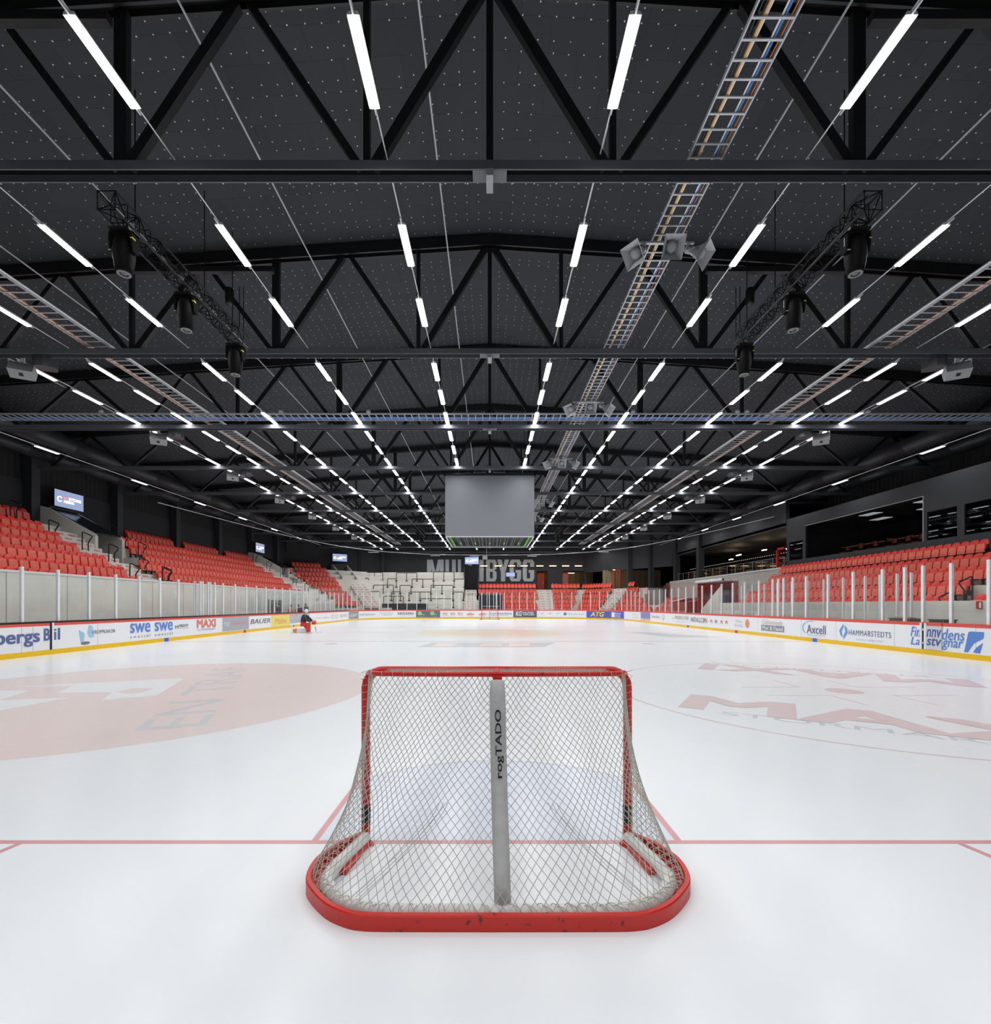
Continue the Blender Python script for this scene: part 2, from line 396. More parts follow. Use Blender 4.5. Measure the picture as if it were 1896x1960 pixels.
# ------------------------------------------------------------------ boards
SEGS = []
def strip(mb, pts, o0, o1, z0, z1):
    """closed wall strip between offset o0 and o1 (outwards) along pts=[(x,y,nx,ny)]"""
    vs = []; n = len(pts)
    for (x, y, nx, ny) in pts:
        vs += [(x + nx * o0, y + ny * o0, z0), (x + nx * o1, y + ny * o1, z0), (x + nx * o1, y + ny * o1, z1), (x + nx * o0, y + ny * o0, z1)]
    fs = [(0, 1, 2, 3), (4 * (n - 1) + 3, 4 * (n - 1) + 2, 4 * (n - 1) + 1, 4 * (n - 1))]
    for i in range(n - 1):
        a = 4 * i
        for k in range(4):
            l = (k + 1) % 4; fs.append((a + k, a + 4 + k, a + 4 + l, a + l))
    mb.add(vs, fs)
def arcp(cx, cy, a0, a1, n=24):
    return [(cx + RC * math.cos(math.radians(a0 + (a1 - a0) * i / n)), cy + RC * math.sin(math.radians(a0 + (a1 - a0) * i / n)), math.cos(math.radians(a0 + (a1 - a0) * i / n)), math.sin(math.radians(a0 + (a1 - a0) * i / n))) for i in range(n + 1)]
NB = YN + RC
runs = {
 'left': ([(XL, NB, -1, 0), (XL, CY, -1, 0)], 'white dasher board along the left side of the ice, with blue and red adverts'),
 'left_corner': (arcp(LCX, CY, 180, 90), 'curved white dasher board in the far left corner of the rink'),
 'end': ([(LCX, YF, 0, 1), (RCX, YF, 0, 1)], 'white dasher board across the far end of the rink behind the small goal'),
 'right_corner': (arcp(RCX, CY, 90, 0), 'curved white dasher board in the far right corner of the rink'),
 'right': ([(XR, CY, 1, 0), (XR, NB, 1, 0)], 'white dasher board along the right side of the ice, with a gate standing ajar'),
 'near': (arcp(RCX, NB, 0, -90) + arcp(LCX, NB, 270, 180), 'white dasher board around the near end, behind the viewer')}
BOARD = {}
for key, (pts, lab) in runs.items():
    t = thing('dasher_board', lab, 'rink board'); BOARD[key] = t
    b = MB(); strip(b, pts, 0.0, 0.06, 0.17, 1.0); o = b.build('board_panel', BOARDW, t); fixnormals(o.data)
    b = MB(); strip(b, pts, -0.012, 0.06, -0.02, 0.17); o = b.build('kick_strip', YEL, t); fixnormals(o.data)
    b = MB(); strip(b, pts, -0.008, 0.07, 1.0, 1.09); o = b.build('cap_rail', REDC, t); fixnormals(o.data)
    if key in ('left',):
        b = MB(); strip(b, pts, 0.02, 0.30, 1.09, 1.15); o = b.build('ledge', BLACK, t); fixnormals(o.data)
    else:
        b = MB(); strip(b, pts, 0.02, 0.24, 1.09, 1.11); o = b.build('ledge', REDC, t); fixnormals(o.data)
# coloured marks on the kick strip
for key, px, col in (('left', 318, (40, 110, 220)), ('left', 468, (205, 70, 50)), ('left', 560.5, (50, 70, 170)), ('right', 1559.5, (40, 110, 220)), ('right', 1409, (190, 60, 60)), ('right', 1316.5, (60, 70, 190))):
    p, t = board_at(px); sgn = 1 if key == 'left' else -1
    b = MB(); b.box(*sorted((p.x + sgn * 0.012, p.x + sgn * 0.016)), p.y - 0.15, p.y + 0.15, 0, 0.17)
    b.build('line_mark', mat('mark_%d_%d_%d' % col, col, 0.4), BOARD[key])
def side_of(px):
    p, t = board_at(px)
    if t == Vector((0, 1, 0)): return 'left'
    if t == Vector((0, -1, 0)): return 'right'
    if t == Vector((1, 0, 0)): return 'end'
    return 'left_corner' if p.x < 0 else 'right_corner'
def ad(px0, px1, z0, z1, rgb, txt=None, bold=0.0, shear=0.0, spacing=1.0, name='lettering', poly=None):
    """a word or a patch on the boards between two image columns"""
    p0, t0 = board_at(px0); p1, t1 = board_at(px1)
    p0 = Vector((p0.x, p0.y, 0)); p1 = Vector((p1.x, p1.y, 0)); du = (p1 - p0); w = du.length; du.normalize()
    n = Vector((du.y, -du.x, 0))     # towards the ice
    key = side_of((px0 + px1) / 2)
    m = mat('print_%d_%d_%d' % rgb, rgb, 0.35, var=0.02)
    b = MB()
    if txt:
        put_text(b, txt, p0 + n * 0.012 + Vector((0, 0, z0)), du, (0, 0, 1), w, z1 - z0, bold, shear, spacing)
    elif poly:
        for pl in poly:
            b.add([p0 + du * (u * w) + n * 0.010 + Vector((0, 0, z0 + (z1 - z0) * v)) for u, v in pl], [tuple(range(len(pl)))])
    else:
        # follows the curve of the board
        K = max(1, int(abs(px1 - px0) / 4)) if 'corner' in key else 1
        vs = []; fs = []
        for i in range(K + 1):
            p, t = board_at(px0 + (px1 - px0) * i / K); nn = Vector((t.y, -t.x, 0)); q = p + nn * 0.006
            vs += [(q.x, q.y, z0), (q.x, q.y, z1)]
        for i in range(K): fs.append((2 * i, 2 * i + 2, 2 * i + 3, 2 * i + 1))
        b.add(vs, fs); name = 'printed_panel' if name == 'lettering' else name
    return b.build(name, m, BOARD[key])
def circ(cx, cy, r, n=20, ry=None):
    ry = r if ry is None else ry
    return [(cx + r * math.cos(2 * math.pi * i / n), cy + ry * math.sin(2 * math.pi * i / n)) for i in range(n)]
BL = (92, 104, 158); BLU = (92, 136, 214); GR = (120, 124, 130); DG = (84, 88, 92); RD = (222, 130, 118); LB = (132, 186, 224)
ad(-9, 75, 0.34, 0.90, BL, 'bergs', 0.03); ad(84, 95, 0.50, 0.90, BL, 'B', 0.03); ad(103, 114, 0.50, 0.90, BL, 'il', 0.02)
ad(151, 180, 0.28, 0.95, (160, 200, 232), None, poly=[[(0, .75), (.35, .55), (.3, .05), (.1, .1)], [(.55, .55), (.65, 1), (.85, .95), (1, .3), (.7, .3)]], name='logo')
ad(154, 172, 0.22, 0.34, GR, None, poly=[circ(.5, .5, .5)], name='logo')
ad(176, 220, 0.60, 0.74, DG, 'KROPPKAKOR', 0.0)
for a, b_ in ((249, 287), (296, 330)): ad(a, b_, 0.52, 0.92, BLU, 'swe', 0.02); ad(a, b_, 0.30, 0.42, GR, 'swestål', 0, spacing=1.5)
ad(335, 341, 0.56, 0.72, DG, 'M'); ad(343, 360, 0.62, 0.76, DG, 'MIGHTY', 0.01); ad(343, 360, 0.56, 0.575, GR)
ad(377, 412, 0.52, 0.94, RD, 'MAXI', 0.045); ad(377, 412, 0.36, 0.46, (150, 160, 190), 'ICA STORMARKNAD')
ad(425.5, 476, 0.20, 0.985, (168, 176, 188)); ad(429, 440, 0.5, 0.72, (235, 235, 235), 'roor'); ad(441, 474, 0.46, 0.74, (236, 160, 152), 'ringhockey', 0.01)
ad(479, 517, 0.5, 0.80, GR, 'BAUER', 0.02, 0.2)
ad(519.5, 554, 0.19, 0.985, (240, 222, 110)); ad(526, 548, 0.36, 0.78, (228, 150, 110), 'Malins', 0, 0.2)
ad(554, 592, 0.3, 0.985, (176, 180, 196)); ad(557, 578, 0.66, 0.86, (226, 205, 170), 'BIO')
ad(604, 613, 0.5, 0.62, (220, 200, 170), 'mat'); ad(617, 630, 0.46, 0.64, (222, 190, 150), 'trafiken'); ad(633, 646, 0.4, 0.78, (190, 190, 190), 'O O'); ad(651, 664, 0.44, 0.72, GR, 'PUT PUT')
ad(667, 686, 0.19, 0.985, (150, 154, 160)); ad(669, 684, 0.42, 0.74, (236, 236, 236), 'LIGHT', 0.02)
ad(688, 718, 0.5, 0.70, GR, 'POSTGATAN 9'); ad(727, 752, 0.66, 0.88, (200, 202, 205), 'Kallskänken'); ad(733, 750, 0.48, 0.55, (190, 196, 205))
ad(761, 791, 0.52, 0.86, DG, 'KRÖGERS', 0.02, spacing=1.15)
ad(796, 842, 0.17, 0.985, (110, 116, 126))
for x in (799, 823): ad(x, x + 8, 0.42, 0.92, (150, 215, 130), None, poly=[circ(.5, .5, .5)], name='logo'); ad(x + 7, x + 14, 0.42, 0.62, (205, 210, 215), 'fly'); ad(x, x + 16, 0.26, 0.29, (210, 214, 220))
for x in (847, 861.5, 876): ad(x, x + 9, 0.52, 0.80, RD, 'don', 0.03); ad(x, x + 10, 0.36, 0.40, (190, 190, 200))
for x in (891, 914): ad(x, x + 18, 0.5, 0.72, (228, 150, 130), None, poly=[[(0, .3), (.5, 1), (1, .3), (.8, 0), (.2, 0)]], name='logo'); ad(x + 3, x + 14, 0.3, 0.5, (226, 140, 120), 'BYGG')
ad(939, 979, 0.52, 0.80, (108, 128, 176), 'Landsbäckens', 0.01); ad(940, 972, 0.34, 0.38, (214, 120, 90))
ad(982, 1027, 0.17, 0.985, (92, 100, 112)); ad(987, 998, 0.34, 0.9, (240, 240, 240), 'KG', 0.03, 0.15); ad(1000, 1021, 0.64, 0.86, (235, 235, 235), 'KALMAR', 0.02); ad(1001, 1022, 0.40, 0.60, (235, 235, 235), 'GRILLEN', 0.02); ad(1000, 1022, 0.28, 0.31, (225, 225, 225))
for x in (1032, 1047, 1062): ad(x, x + 9, 0.5, 0.76, (140, 158, 196), None, poly=[[(0, .8), (.5, .5), (1, 1), (.6, .2)]], name='logo')
ad(1078, 1084, 0.42, 0.78, (90, 120, 170), None, poly=[circ(.5, .5, .5)], name='logo'); ad(1085, 1119, 0.5, 0.68, (160, 172, 190), 'CRS Elbolaget')
ad(1122, 1194, 0.16, 0.985, (88, 96, 196)); ad(1130, 1156, 0.34, 0.86, (244, 222, 84), 'ATG', 0.04, 0.25); ad(1171, 1175, 0.3, 0.86, (240, 240, 245), 'I', 0.03)
for i, w_ in enumerate(('EN', 'HÄSTKRAFT', 'STAD')): ad(1177, 1187, 0.66 - i * .2, 0.82 - i * .2, (236, 236, 244), w_, 0.02)
ad(1210, 1222, 0.36, 0.78, (205, 208, 214), 'CC'); ad(1226, 1244, 0.4, 0.985, (128, 138, 200)); ad(1226, 1244, 0.2, 0.4, (216, 184, 150))
ad(1247, 1262, 0.5, 0.82, (176, 174, 160), 'Swedol'); ad(1267, 1271, 0.36, 0.86, (170, 174, 160), 'Q'); ad(1286, 1290, 0.5, .7, (228, 214, 180), 'o')
ad(1292, 1318, 0.56, 0.84, (172, 168, 150), 'PREIBERG PARK'); ad(1294, 1318, 0.34, 0.44, (180, 184, 190), 'hotel restaurang')
ad(1322, 1353, 0.46, 0.80, GR, 'INSTALLCON', 0.01); ad(1345.5, 1348.5, 0.48, 0.8, (236, 170, 120), None, poly=[circ(.5, .5, .5)], name='logo')
for i, x in enumerate((1359, 1368, 1378.5, 1388)): ad(x, x + 4, 0.5, 0.74, RD if i != 1 else GR, None, poly=[[(0, 0), (0, .6), (.5, 1), (1, .6), (1, 0), (.7, 0), (.7, .4), (.3, .4), (.3, 0)]], name='logo')
ad(1408, 1420, 0.66, 0.8, (186, 196, 186), 'Min'); ad(1406, 1421, 0.4, 0.56, (196, 190, 206), 'Kvarn'); ad(1426, 1434, 0.36, 0.88, (226, 150, 110), None, poly=[circ(.5, .5, .5)], name='logo')
ad(1459, 1497, 0.66, 0.90, (206, 190, 180), 'Calmarsunds'); ad(1456.5, 1500.5, 0.30, 0.62, (138, 142, 150)); ad(1459, 1498, 0.36, 0.58, (238, 238, 238), 'Mur & Fasad', 0.01)
ad(1544, 1580, 0.38, 0.78, (104, 110, 138), 'Axcell', 0.01); ad(1545, 1579, 0.27, 0.33, (160, 190, 215), 'FASTIGHETSPARTNER')
arcs = [[(.28 - .28 * math.cos(a) * k, .5 + .5 * math.sin(a) * k) for a, k in [(x * .1 - .9, 1.0) for x in range(0, 28)] + [(x * .1 - .9, .9) for x in range(27, -1, -1)]]]
ad(1535, 1600, 0.30, 0.96, LB, None, poly=arcs, name='logo')
ad(1606, 1622, 0.24, 0.92, (110, 160, 214), None, poly=[[(.5, 1), (0, .55), (.12, .3), (.4, .1), (.28, .5), (.5, .75)], [(.5, 0), (1, .45), (.9, .75), (.6, .9), (.72, .5), (.5, .25)]], name='logo')
ad(1624.5, 1705, 0.46, 0.68, (112, 122, 158), 'HAMMARSTEDTS', 0.005, spacing=1.15); ad(1638, 1691, 0.26, 0.34, (172, 198, 226), 'VVS OCH INNEKLIMAT', spacing=1.2)
ad(1743, 1761, 0.60, 0.94, BLU, 'Fin', 0.01, 0.25); ad(1743, 1760, 0.30, 0.58, BLU, 'La', 0.01, 0.25)
ad(1803, 1846, 0.56, 0.92, BLU, 'dens', 0.01, 0.2); ad(1803, 1843, 0.22, 0.54, BLU, 'gnar', 0.01, 0.2)
ad(1845, 1883, 0.22, 0.88, BLU, None, poly=[[(0, 0), (.22, .95), (.3, 1), (1, 1), (.97, .7), (.5, .45), (.2, .0)], [(.45, .02), (.62, .25), (.95, .5), (.8, 0)]], name='logo')
# gate in the left board (dark slit) and the gate standing ajar on the right
for key, px in (('left', 97.5),):
    p, t = board_at(px); b = MB(); b.box(p.x + .001, p.x + .02, p.y - .04, p.y + .02, .17, 1.1); b.build('gate_gap', BLACK, BOARD[key])
    b = MB(); b.box(p.x + .001, p.x + .025, p.y + .02, p.y + .09, .17, 1.1); b.build('gate_edge', ALU, BOARD[key])
for px in (41, 63, 187, 427, 518, 1450, 1533, 1600, 1711, 1867):
    p, t = board_at(px); sg = 1 if p.x < 0 else -1
    b = MB(); b.box(*sorted((p.x + sg * .0005, p.x + sg * .003)), p.y - .006, p.y + .006, .17, 1.0); b.build('panel_joint', mat('joint_grey', (170, 174, 182)), BOARD['left' if p.x < 0 else 'right'])
g = thing('rink_gate', 'narrow white gate in the right board standing ajar, with blue letters cut by its edge', 'gate')
y0 = board_at(1803)[0].y; y1 = board_at(1763)[0].y
b = MB(); b.box(XR - .035, XR - .014, y0, y1 - .22, .19, 1.0); b.build('gate_panel', mat('gate_white', (205, 208, 212), .35), g)
b = MB(); b.box(XR - .04, XR - .014, y0, y1 - .22, 1.0, 1.1); b.build('gate_cap', REDC, g)
b = MB(); b.box(XR - .03, XR - .013, y1 - .14, y1 - .06, .19, 1.08); b.build('gate_slit', BLACK, g)
b = MB(); b.box(XR - .05, XR - .013, y1 - .22, y1 - .14, .19, 1.09); b.box(XR - .05, XR - .013, y1 - .06, y1 + .02, .19, 1.09); b.build('gate_post', ALU, g)
b = MB(); b.box(XR - .05, XR - .03, y1 - .15, y1 - .05, .82, .9); b.box(XR - .05, XR - .03, y1 - .15, y1 - .05, .36, .42); b.build('hinge', GALV, g)
b = MB()
put_text(b, 'nnv', (XR - .038, y1 - .24, .62), (0, -1, 0), (0, 0, 1), (y1 - .24 - y0), .26, .02, .2)
put_text(b, 'stv', (XR - .038, y1 - .24, .33), (0, -1, 0), (0, 0, 1), (y1 - .24 - y0), .26, .02, .2)
b.build('lettering', mat('print_dark_blue', (70, 92, 160)), g)
# ------------------------------------------------------------------ glass
def glass_thing(p0, p1, z0, z1, zp, label, thick=0.012, post=True, pw=0.075, group='rink glass panels'):
    p0 = Vector((p0[0], p0[1], 0)); p1 = Vector((p1[0], p1[1], 0)); t = thing('glass_panel', label, 'glass panel', p0, 0, group)
    d = p1 - p0; L = d.length; a = math.atan2(d.y, d.x); t.rotation_euler = (0, 0, a)
    b = MB(); b.box(pw / 2, L - pw / 2, -thick / 2, thick / 2, z0, z1); b.build('pane', GLASS, t)
    if post: b = MB(); b.box(-pw / 2, pw / 2, -.04, .04, z0 - .02, zp); b.build('post', ALU, t)
    return t
GO = 0.14
ys = []
for i in range(-1, 27):
    y = 15.52 + 1.3 * i
    ys.append(y)
ys = [y for y in ys if not (24.7 < y < 27.0)] + [24.65 + .0001, 25.1, 25.3, 25.8, 26.0, 26.42]
ys = sorted(y for y in ys if 13 < y < CY)
for i, y in enumerate(ys):
    y2 = ys[i + 1] if i + 1 < len(ys) else CY
    glass_thing((XL - GO, y), (XL - GO, y2), 1.16, 3.28, 2.97, 'clear glass panel on the left board, %s post from the viewer' % ordn(i + 1), pw=.06 if 25 < y < 26.1 else .075)
ys = [13.0, 14.45, 15.63, 16.65, 17.38 - .0, 18.37, 19.85, 21.33, 22.8, 23.8, 24.55, 25.0, 25.5, 26.8, 28.3] + [29.7 + 1.42 * k for k in range(15)]
ys = [y for y in ys if y < CY]
for i, y in enumerate(ys):
    y2 = ys[i + 1] if i + 1 < len(ys) else CY
    glass_thing((XR + GO, y), (XR + GO, y2), 1.11, 3.45, 3.1, 'clear glass panel on the right board, %s post from the viewer' % ordn(i + 1), pw=.09)
def corner_glass(cx, a0, a1, n, side):
    R = RC + GO
    for i in range(n):
        A = math.radians(a0 + (a1 - a0) * i / n); B = math.radians(a0 + (a1 - a0) * (i + 1) / n)
        glass_thing((cx + R * math.cos(A), CY + R * math.sin(A)), (cx + R * math.cos(B), CY + R * math.sin(B)), 1.11, 3.6, 3.3, 'clear glass panel in the far %s rink corner, %s from the side board' % (side, ordn(i + 1)), pw=.07)
corner_glass(LCX, 180, 90, 11, 'left'); corner_glass(RCX, 0, 90, 11, 'right')
n = 14
for i in range(n):
    x = LCX + (RCX - LCX) * i / n; x2 = LCX + (RCX - LCX) * (i + 1) / n
    glass_thing((x, YF + GO), (x2, YF + GO), 1.11, 3.6, 3.3, 'clear glass panel above the far end board, %s from the left' % ordn(i + 1), pw=.075)
# glass behind the benches (second row of posts)
for i, y in enumerate([18.7, 19.35, 20.2, 21.0, 22.3, 23.6, 24.8, 26.1, 27.4, 28.7, 30.0, 31.3]):
    glass_thing((XR + 1.55, y), (XR + 1.55, y + (1.25 if y > 21 else .6)), 1.0, 3.05, 3.0, 'clear glass panel behind the right hand penalty bench, %s from the viewer' % ordn(i + 1), pw=.07)
for i, y in enumerate([33.6 + 1.2 * k for k in range(8)]):
    glass_thing((XL - 1.5, y), (XL - 1.5, y + 1.15), 1.0, 2.75, 2.7, 'clear glass panel behind the left hand team bench, %s from the viewer' % ordn(i + 1), pw=.07)
# ------------------------------------------------------------------ hall shell
def roofz(x): return 12.98 - 0.0655 * abs(x)
WX, WXR, Y0, Y1 = -25.8, 25.8, -10.0, 70.2
b = MB()
for s in (-1, 1):
    b.add([(0, Y0, roofz(0)), (s * 31, Y0, roofz(31)), (s * 31, 74, roofz(31)), (0, 74, roofz(0)), (0, Y0, roofz(0) + .3), (s * 31, Y0, roofz(31) + .3), (s * 31, 74, roofz(31) + .3), (0, 74, roofz(0) + .3)],
          [(0, 1, 2, 3), (7, 6, 5, 4), (0, 4, 5, 1), (3, 2, 6, 7)])
o = b.build('ceiling', CEIL); fixnormals(o.data); struct(o, 'dark roof lining dotted with pale fixing pins')
TY = [-3.85, 2.2] + [8.25 + 6.05 * k for k in range(11)]
CW0 = (-25.8, 60.0); CW1 = (-15.5, 70.2)
# left wall: smooth dark panels below, drapes above
b = MB(); b.box(WX - .3, WX, Y0, 60.0, -.06, 8.6)
struct(b.build('wall_left', WALLD), 'dark side wall behind the left stand')
b = MB(); b.box(WX - .3, WX - .05, Y0, 60.0, 8.6, 12)
struct(b.build('wall_left_drape', CURT), 'black pleated drape above the left wall')
def slab(mb, p, q, z0, z1, th, outward=1):
    p = Vector((p[0], p[1], 0)); q = Vector((q[0], q[1], 0)); d = (q - p).normalized(); n = Vector((-d.y, d.x, 0)) * th * outward
    vs = []
    for z in (z0, z1): vs += [(p.x, p.y, z), (q.x, q.y, z), (q.x + n.x, q.y + n.y, z), (p.x + n.x, p.y + n.y, z)]
    mb.add(vs, [(0, 1, 2, 3), (4, 7, 6, 5), (0, 4, 5, 1), (1, 5, 6, 2), (2, 6, 7, 3), (3, 7, 4, 0)])
b = MB(); slab(b, CW0, CW1, -.06, 12, .3); o = b.build('wall_corner_left', WALLD); fixnormals(o.data); struct(o, 'dark chamfered wall in the far left corner')
CR0 = (14.0, 70.2); CR1 = (22.5, 58.2)
b = MB(); b.box(-15.6, 1.0, 70.2, 70.5, -.06, 12); b.box(1.0, 14.2, 70.2, 70.5, 6.75, 12)
for x0, x1 in ((1.0, 7.0), (8.6, 10.9), (14.0, 14.3)): b.box(x0, x1, 70.2, 70.5, -.06, 6.75)
b.box(7.0, 14.0, 70.2, 70.5, -.06, 3.9)
o = b.build('wall_end', WALLB); struct(o, 'dark end wall behind the far stand')
b = MB(); slab(b, CR0, CR1, 6.5, 12, .3); slab(b, CR0, CR1, -.06, 3.9, .3); o = b.build('wall_corner_right', WALLB); fixnormals(o.data); struct(o, 'dark chamfered wall above the far right lounge')
b = MB(); b.box(25.8, 26.1, Y0, 60, 8.9, 12); struct(b.build('wall_right_drape', CURT), 'black pleated drape high on the right wall')
b = MB(); b.box(22.5, 22.8, 36.0, 58.3, 7.65, 9.45); b.box(22.5, 31, 36.0, 58.3, 9.45, 9.6); struct(b.build('wall_right', WALLB), 'dark wall band over the right gallery')
b = MB(); b.box(30.7, 31, Y0, 74, -.06, 12); b.box(-31, 31, Y0 - .3, Y0, -.06, 13); b.box(22.5, 31, 36, 58.3, 7.75, 7.95); b.box(13, 31, 73.7, 74, -.06, 12)
struct(b.build('wall_back', WALLD), 'dark outer walls')
for i, y in enumerate(TY[2:]):
    if y < 60:
        b = MB(); b.box(WX, WX + .5, y - .25, y + .25, 0, 11.1); tag(b.build('wall_column', WALLB), 'dark square column on the left wall, %s from the viewer' % ordn(i + 1), 'column', 'left wall columns')
RC_ = [(22.45, 38.5), (22.45, 44.55), (22.45, 50.6), (22.45, 57.0), (20.7, 60.8), (18.7, 63.4)]
for i, (x, y) in enumerate(RC_[2:]):
    b = MB(); b.box(x - .25, x + .35, y - .3, y + .3, -.06, 11.2); tag(b.build('gallery_column', WALLB), 'dark grey column in front of the right gallery, %s counted from the skybox' % ordn(i + 1), 'column', 'right gallery columns')
for x, y in ((-18.4, 67.3), (-15.7, 69.9)):
    b = MB(); b.box(x - .25, x + .25, y - .3, y + .3, -.06, 11.5); tag(b.build('corner_column', WALLB), 'dark column on the far wall above the standing terrace, %s one' % ('left' if x < -17 else 'right'), 'column')
# ------------------------------------------------------------------ roof trusses
CZ0, CZ1 = 9.31, 9.47
BN = [0, 2.17, 6.5, 10.9, 15.0, 20.2, 24.7]; TN = [0, 4.35, 8.7, 13.0, 17.6, 22.4]
def topz(x): return roofz(x) - .1
def make_truss():
    e = thing('roof_truss', 'x', 'truss')
    b = MB(); X = 25.2
    b.box(-X, X, 0, .022, CZ0, CZ1); b.box(-X, X, .25, .272, CZ0, CZ1)
    b.build('bottom_chord', CHORD, e)
    b = MB(); b.box(-X, X, .022, .25, CZ0 + .13, CZ0 + .142); b.build('chord_web', MATTE, e)  # web coloured black to paint in the shade of the recessed gap
    b = MB()
    for s in (-1, 1):
        for dy in (.0, .2): b.bar((0, dy, topz(0) - .13), (s * 25.4, dy, topz(25.4) - .13), .05, .3)
        b.bar((0, .1, topz(0) - .13), (s * 25.4, .1, topz(25.4) - .13), .2, .03)
    b.build('top_chord', TRUSS, e)
    for s in (-1, 1):
        for i, x in enumerate(BN):
            if x == 0 and s < 0: continue
            if i == 0: b = MB(); b.box(-.06, .06, .05, .2, CZ1, topz(0) - .25); b.build('vertical', BLACK, e); continue
            if i in (1, 2, 3):
                w = .055 if i != 2 else .11
                b = MB(); b.box(s * x - w, s * x + w, .07, .19, CZ1, topz(x) - .25); b.build('vertical', TRUSS, e)
        for i, x in enumerate(TN):
            for xb in (BN[i], BN[i + 1]):
                if i == 0 and xb == 0: continue
                b = MB(); w = .17 if (xb > x or i == 0) and xb < 12 else .13
                dx = .12 * (1 if xb > x else -1)
                b.bar((s * (x + dx), .13, topz(x) - .28), (s * (xb - dx), .13, CZ1 - .03), w, w * .8, (0, 1, 0)); b.build('diagonal', TRUSS, e)
    b = MB(); b.box(-.3, .3, -.004, .0, CZ0, CZ1); b.box(-.3, .3, .02, .26, CZ0 - .004, CZ0 + .004); b.build('splice_plate', CHORD, e)
    b = MB(); b.box(-.06, .06, -.03, .34, CZ0 - .13, CZ0 - .01); b.build('splice_bracket', LGREY, e)
    b = MB()
    for k in range(-31, 32):
        if abs(k) > 0: b.box(k * .4 - .012, k * .4 + .012, .262, .284, CZ0 - .012, CZ0 + .003)
    b.build('bolt_row', GALV, e)
    return e
T0 = make_truss()
def copy_tree(o, parent=None, label=None):
    c = o.copy(); COL.objects.link(c)
    if parent is not None: c.parent = parent
    if label: c['label'] = label
    for ch in list(o.children): copy_tree(ch, c)
    return c
for i, y in enumerate(TY[2:]):
    lab = 'dark steel roof truss spanning the hall, %s from the viewer' % ordn(i + 1)
    o = T0 if i == 0 else copy_tree(T0, None, lab)
    o['label'] = lab; o['group'] = 'roof trusses'; o.location = (0, y, 0)
b_ = []
for s in (-1, 1):
    for i, (y, xx) in enumerate(((TY[2] - .35, 6.4), (TY[3] - .35, 6.4))):
        b = MB(); z0 = 11.55 if i else 11.5
        b.box(*sorted((s * 6.4, s * (11.0 if i else 12.5))), y, y + .14, z0, z0 + .16)
        tag(b.build('cross_beam', TRUSS), 'horizontal dark beam between truss posts, %s side, %s truss' % ('left' if s < 0 else 'right', 'first' if i == 0 else 'second'), 'beam')
# ------------------------------------------------------------------ lamps
LZ = HC + 7.86
def make_lamp(name, diff, watts):
    e = thing(name, 'x', 'lamp')
    b = MB(); b.prism([(-.085, 0), (-.065, .05), (.065, .05), (.085, 0)], lambda u, v, w: (u, w, v), 0, 1.2); o = b.build('housing', WHITE, e); fixnormals(o.data)
    b = MB(); b.prism([(-.075, -.001), (-.06, -.022), (.06, -.022), (.075, -.001)], lambda u, v, w: (u, w, v), .02, 1.18); o = b.build('diffuser', diff, e); fixnormals(o.data)
    b = MB(); b.box(-.012, .012, -.16, 0, .0, .03); b.box(-.012, .012, 1.2, 1.3, .0, .03); b.build('end_clip', GALV, e)
    ld = bpy.data.lights.new('light_source', 'AREA'); ld.shape = 'RECTANGLE'; ld.size = .13; ld.size_y = 1.16; ld.energy = watts; ld.spread = math.radians(156); ld.color = (1, .99, .98)
    lo = bpy.data.objects.new('light_source', ld); COL.objects.link(lo); lo.parent = e; lo.location = (0, .6, -.028)
    return e
starts = [-5.6, -3.2, -0.3, 2.4, 6.30, 9.78, 12.15]
for k in range(9): starts += [14.3 + 6.05 * k + o for o in (1.08, 3.03, 5.05)]
starts = [s for s in starts if s < 66]
ROWS = [('innermost', -1.82, 1.94, LAMPM), ('second', -5.6, 5.62, LAMPM), ('third', -9.28, 9.44, LAMPM), ('fourth', -12.97, 13.16, LAMPS), ('fifth', -15.2, 15.2, LAMPS)]
lampA = make_lamp('batten_lamp', LAMPM, LAMP); lampB = make_lamp('batten_lamp', LAMPS, LAMP_SIDE); used = {0: False, 1: False}
for ri, (rn, xl, xr, m) in enumerate(ROWS):
    for s, x in ((-1, xl), (1, xr)):
        side = 'left' if s < 0 else 'right'
        vis = 0
        for y in starts:
            if ri == 0 and 26.8 < y + .6 < 32.6: continue
            if y < 0 and ri > 2: continue
            vis += 1
            lab = 'batten lamp in the %s row %s of centre, %s from the viewer' % (rn, side, ordn(vis))
            src = lampA if m is LAMPM else lampB; k = 0 if m is LAMPM else 1
            if not used[k]: o = src; used[k] = True; o['label'] = lab
            else: o = copy_tree(src, None, lab)
            o.location = (x, y, LZ); o['group'] = 'batten lamps in rows under the roof'
        b = MB(); b.tube([(x, -6, LZ + .06), (x, 66, LZ + .06)], .012, 6)
        tag(b.build('lamp_rail', WHITE), 'thin white rail carrying the %s lamp row %s of the hall centre' % (rn, side), 'lamp rail')
for s in (-1, 1):
    side = 'left' if s < 0 else 'right'; x = s * 21.4; z = HC + 7.5
    for k in range(8):
        y = 10.2 + 6.05 * k + 0.0
        if y > 58: break
        o = copy_tree(lampB, None, 'white batten lamp in the outermost row by the %s wall, %s from the viewer' % (side, ordn(k + 1))); o.location = (x, y, z); o['group'] = 'outer wall lamps'
    b = MB(); b.tube([(x, 8, z + .06), (x, 60, z + .06)], .02, 6); tag(b.build('lamp_rail', WHITE), 'thin white rail carrying the outermost lamps by the %s wall' % side, 'lamp rail')
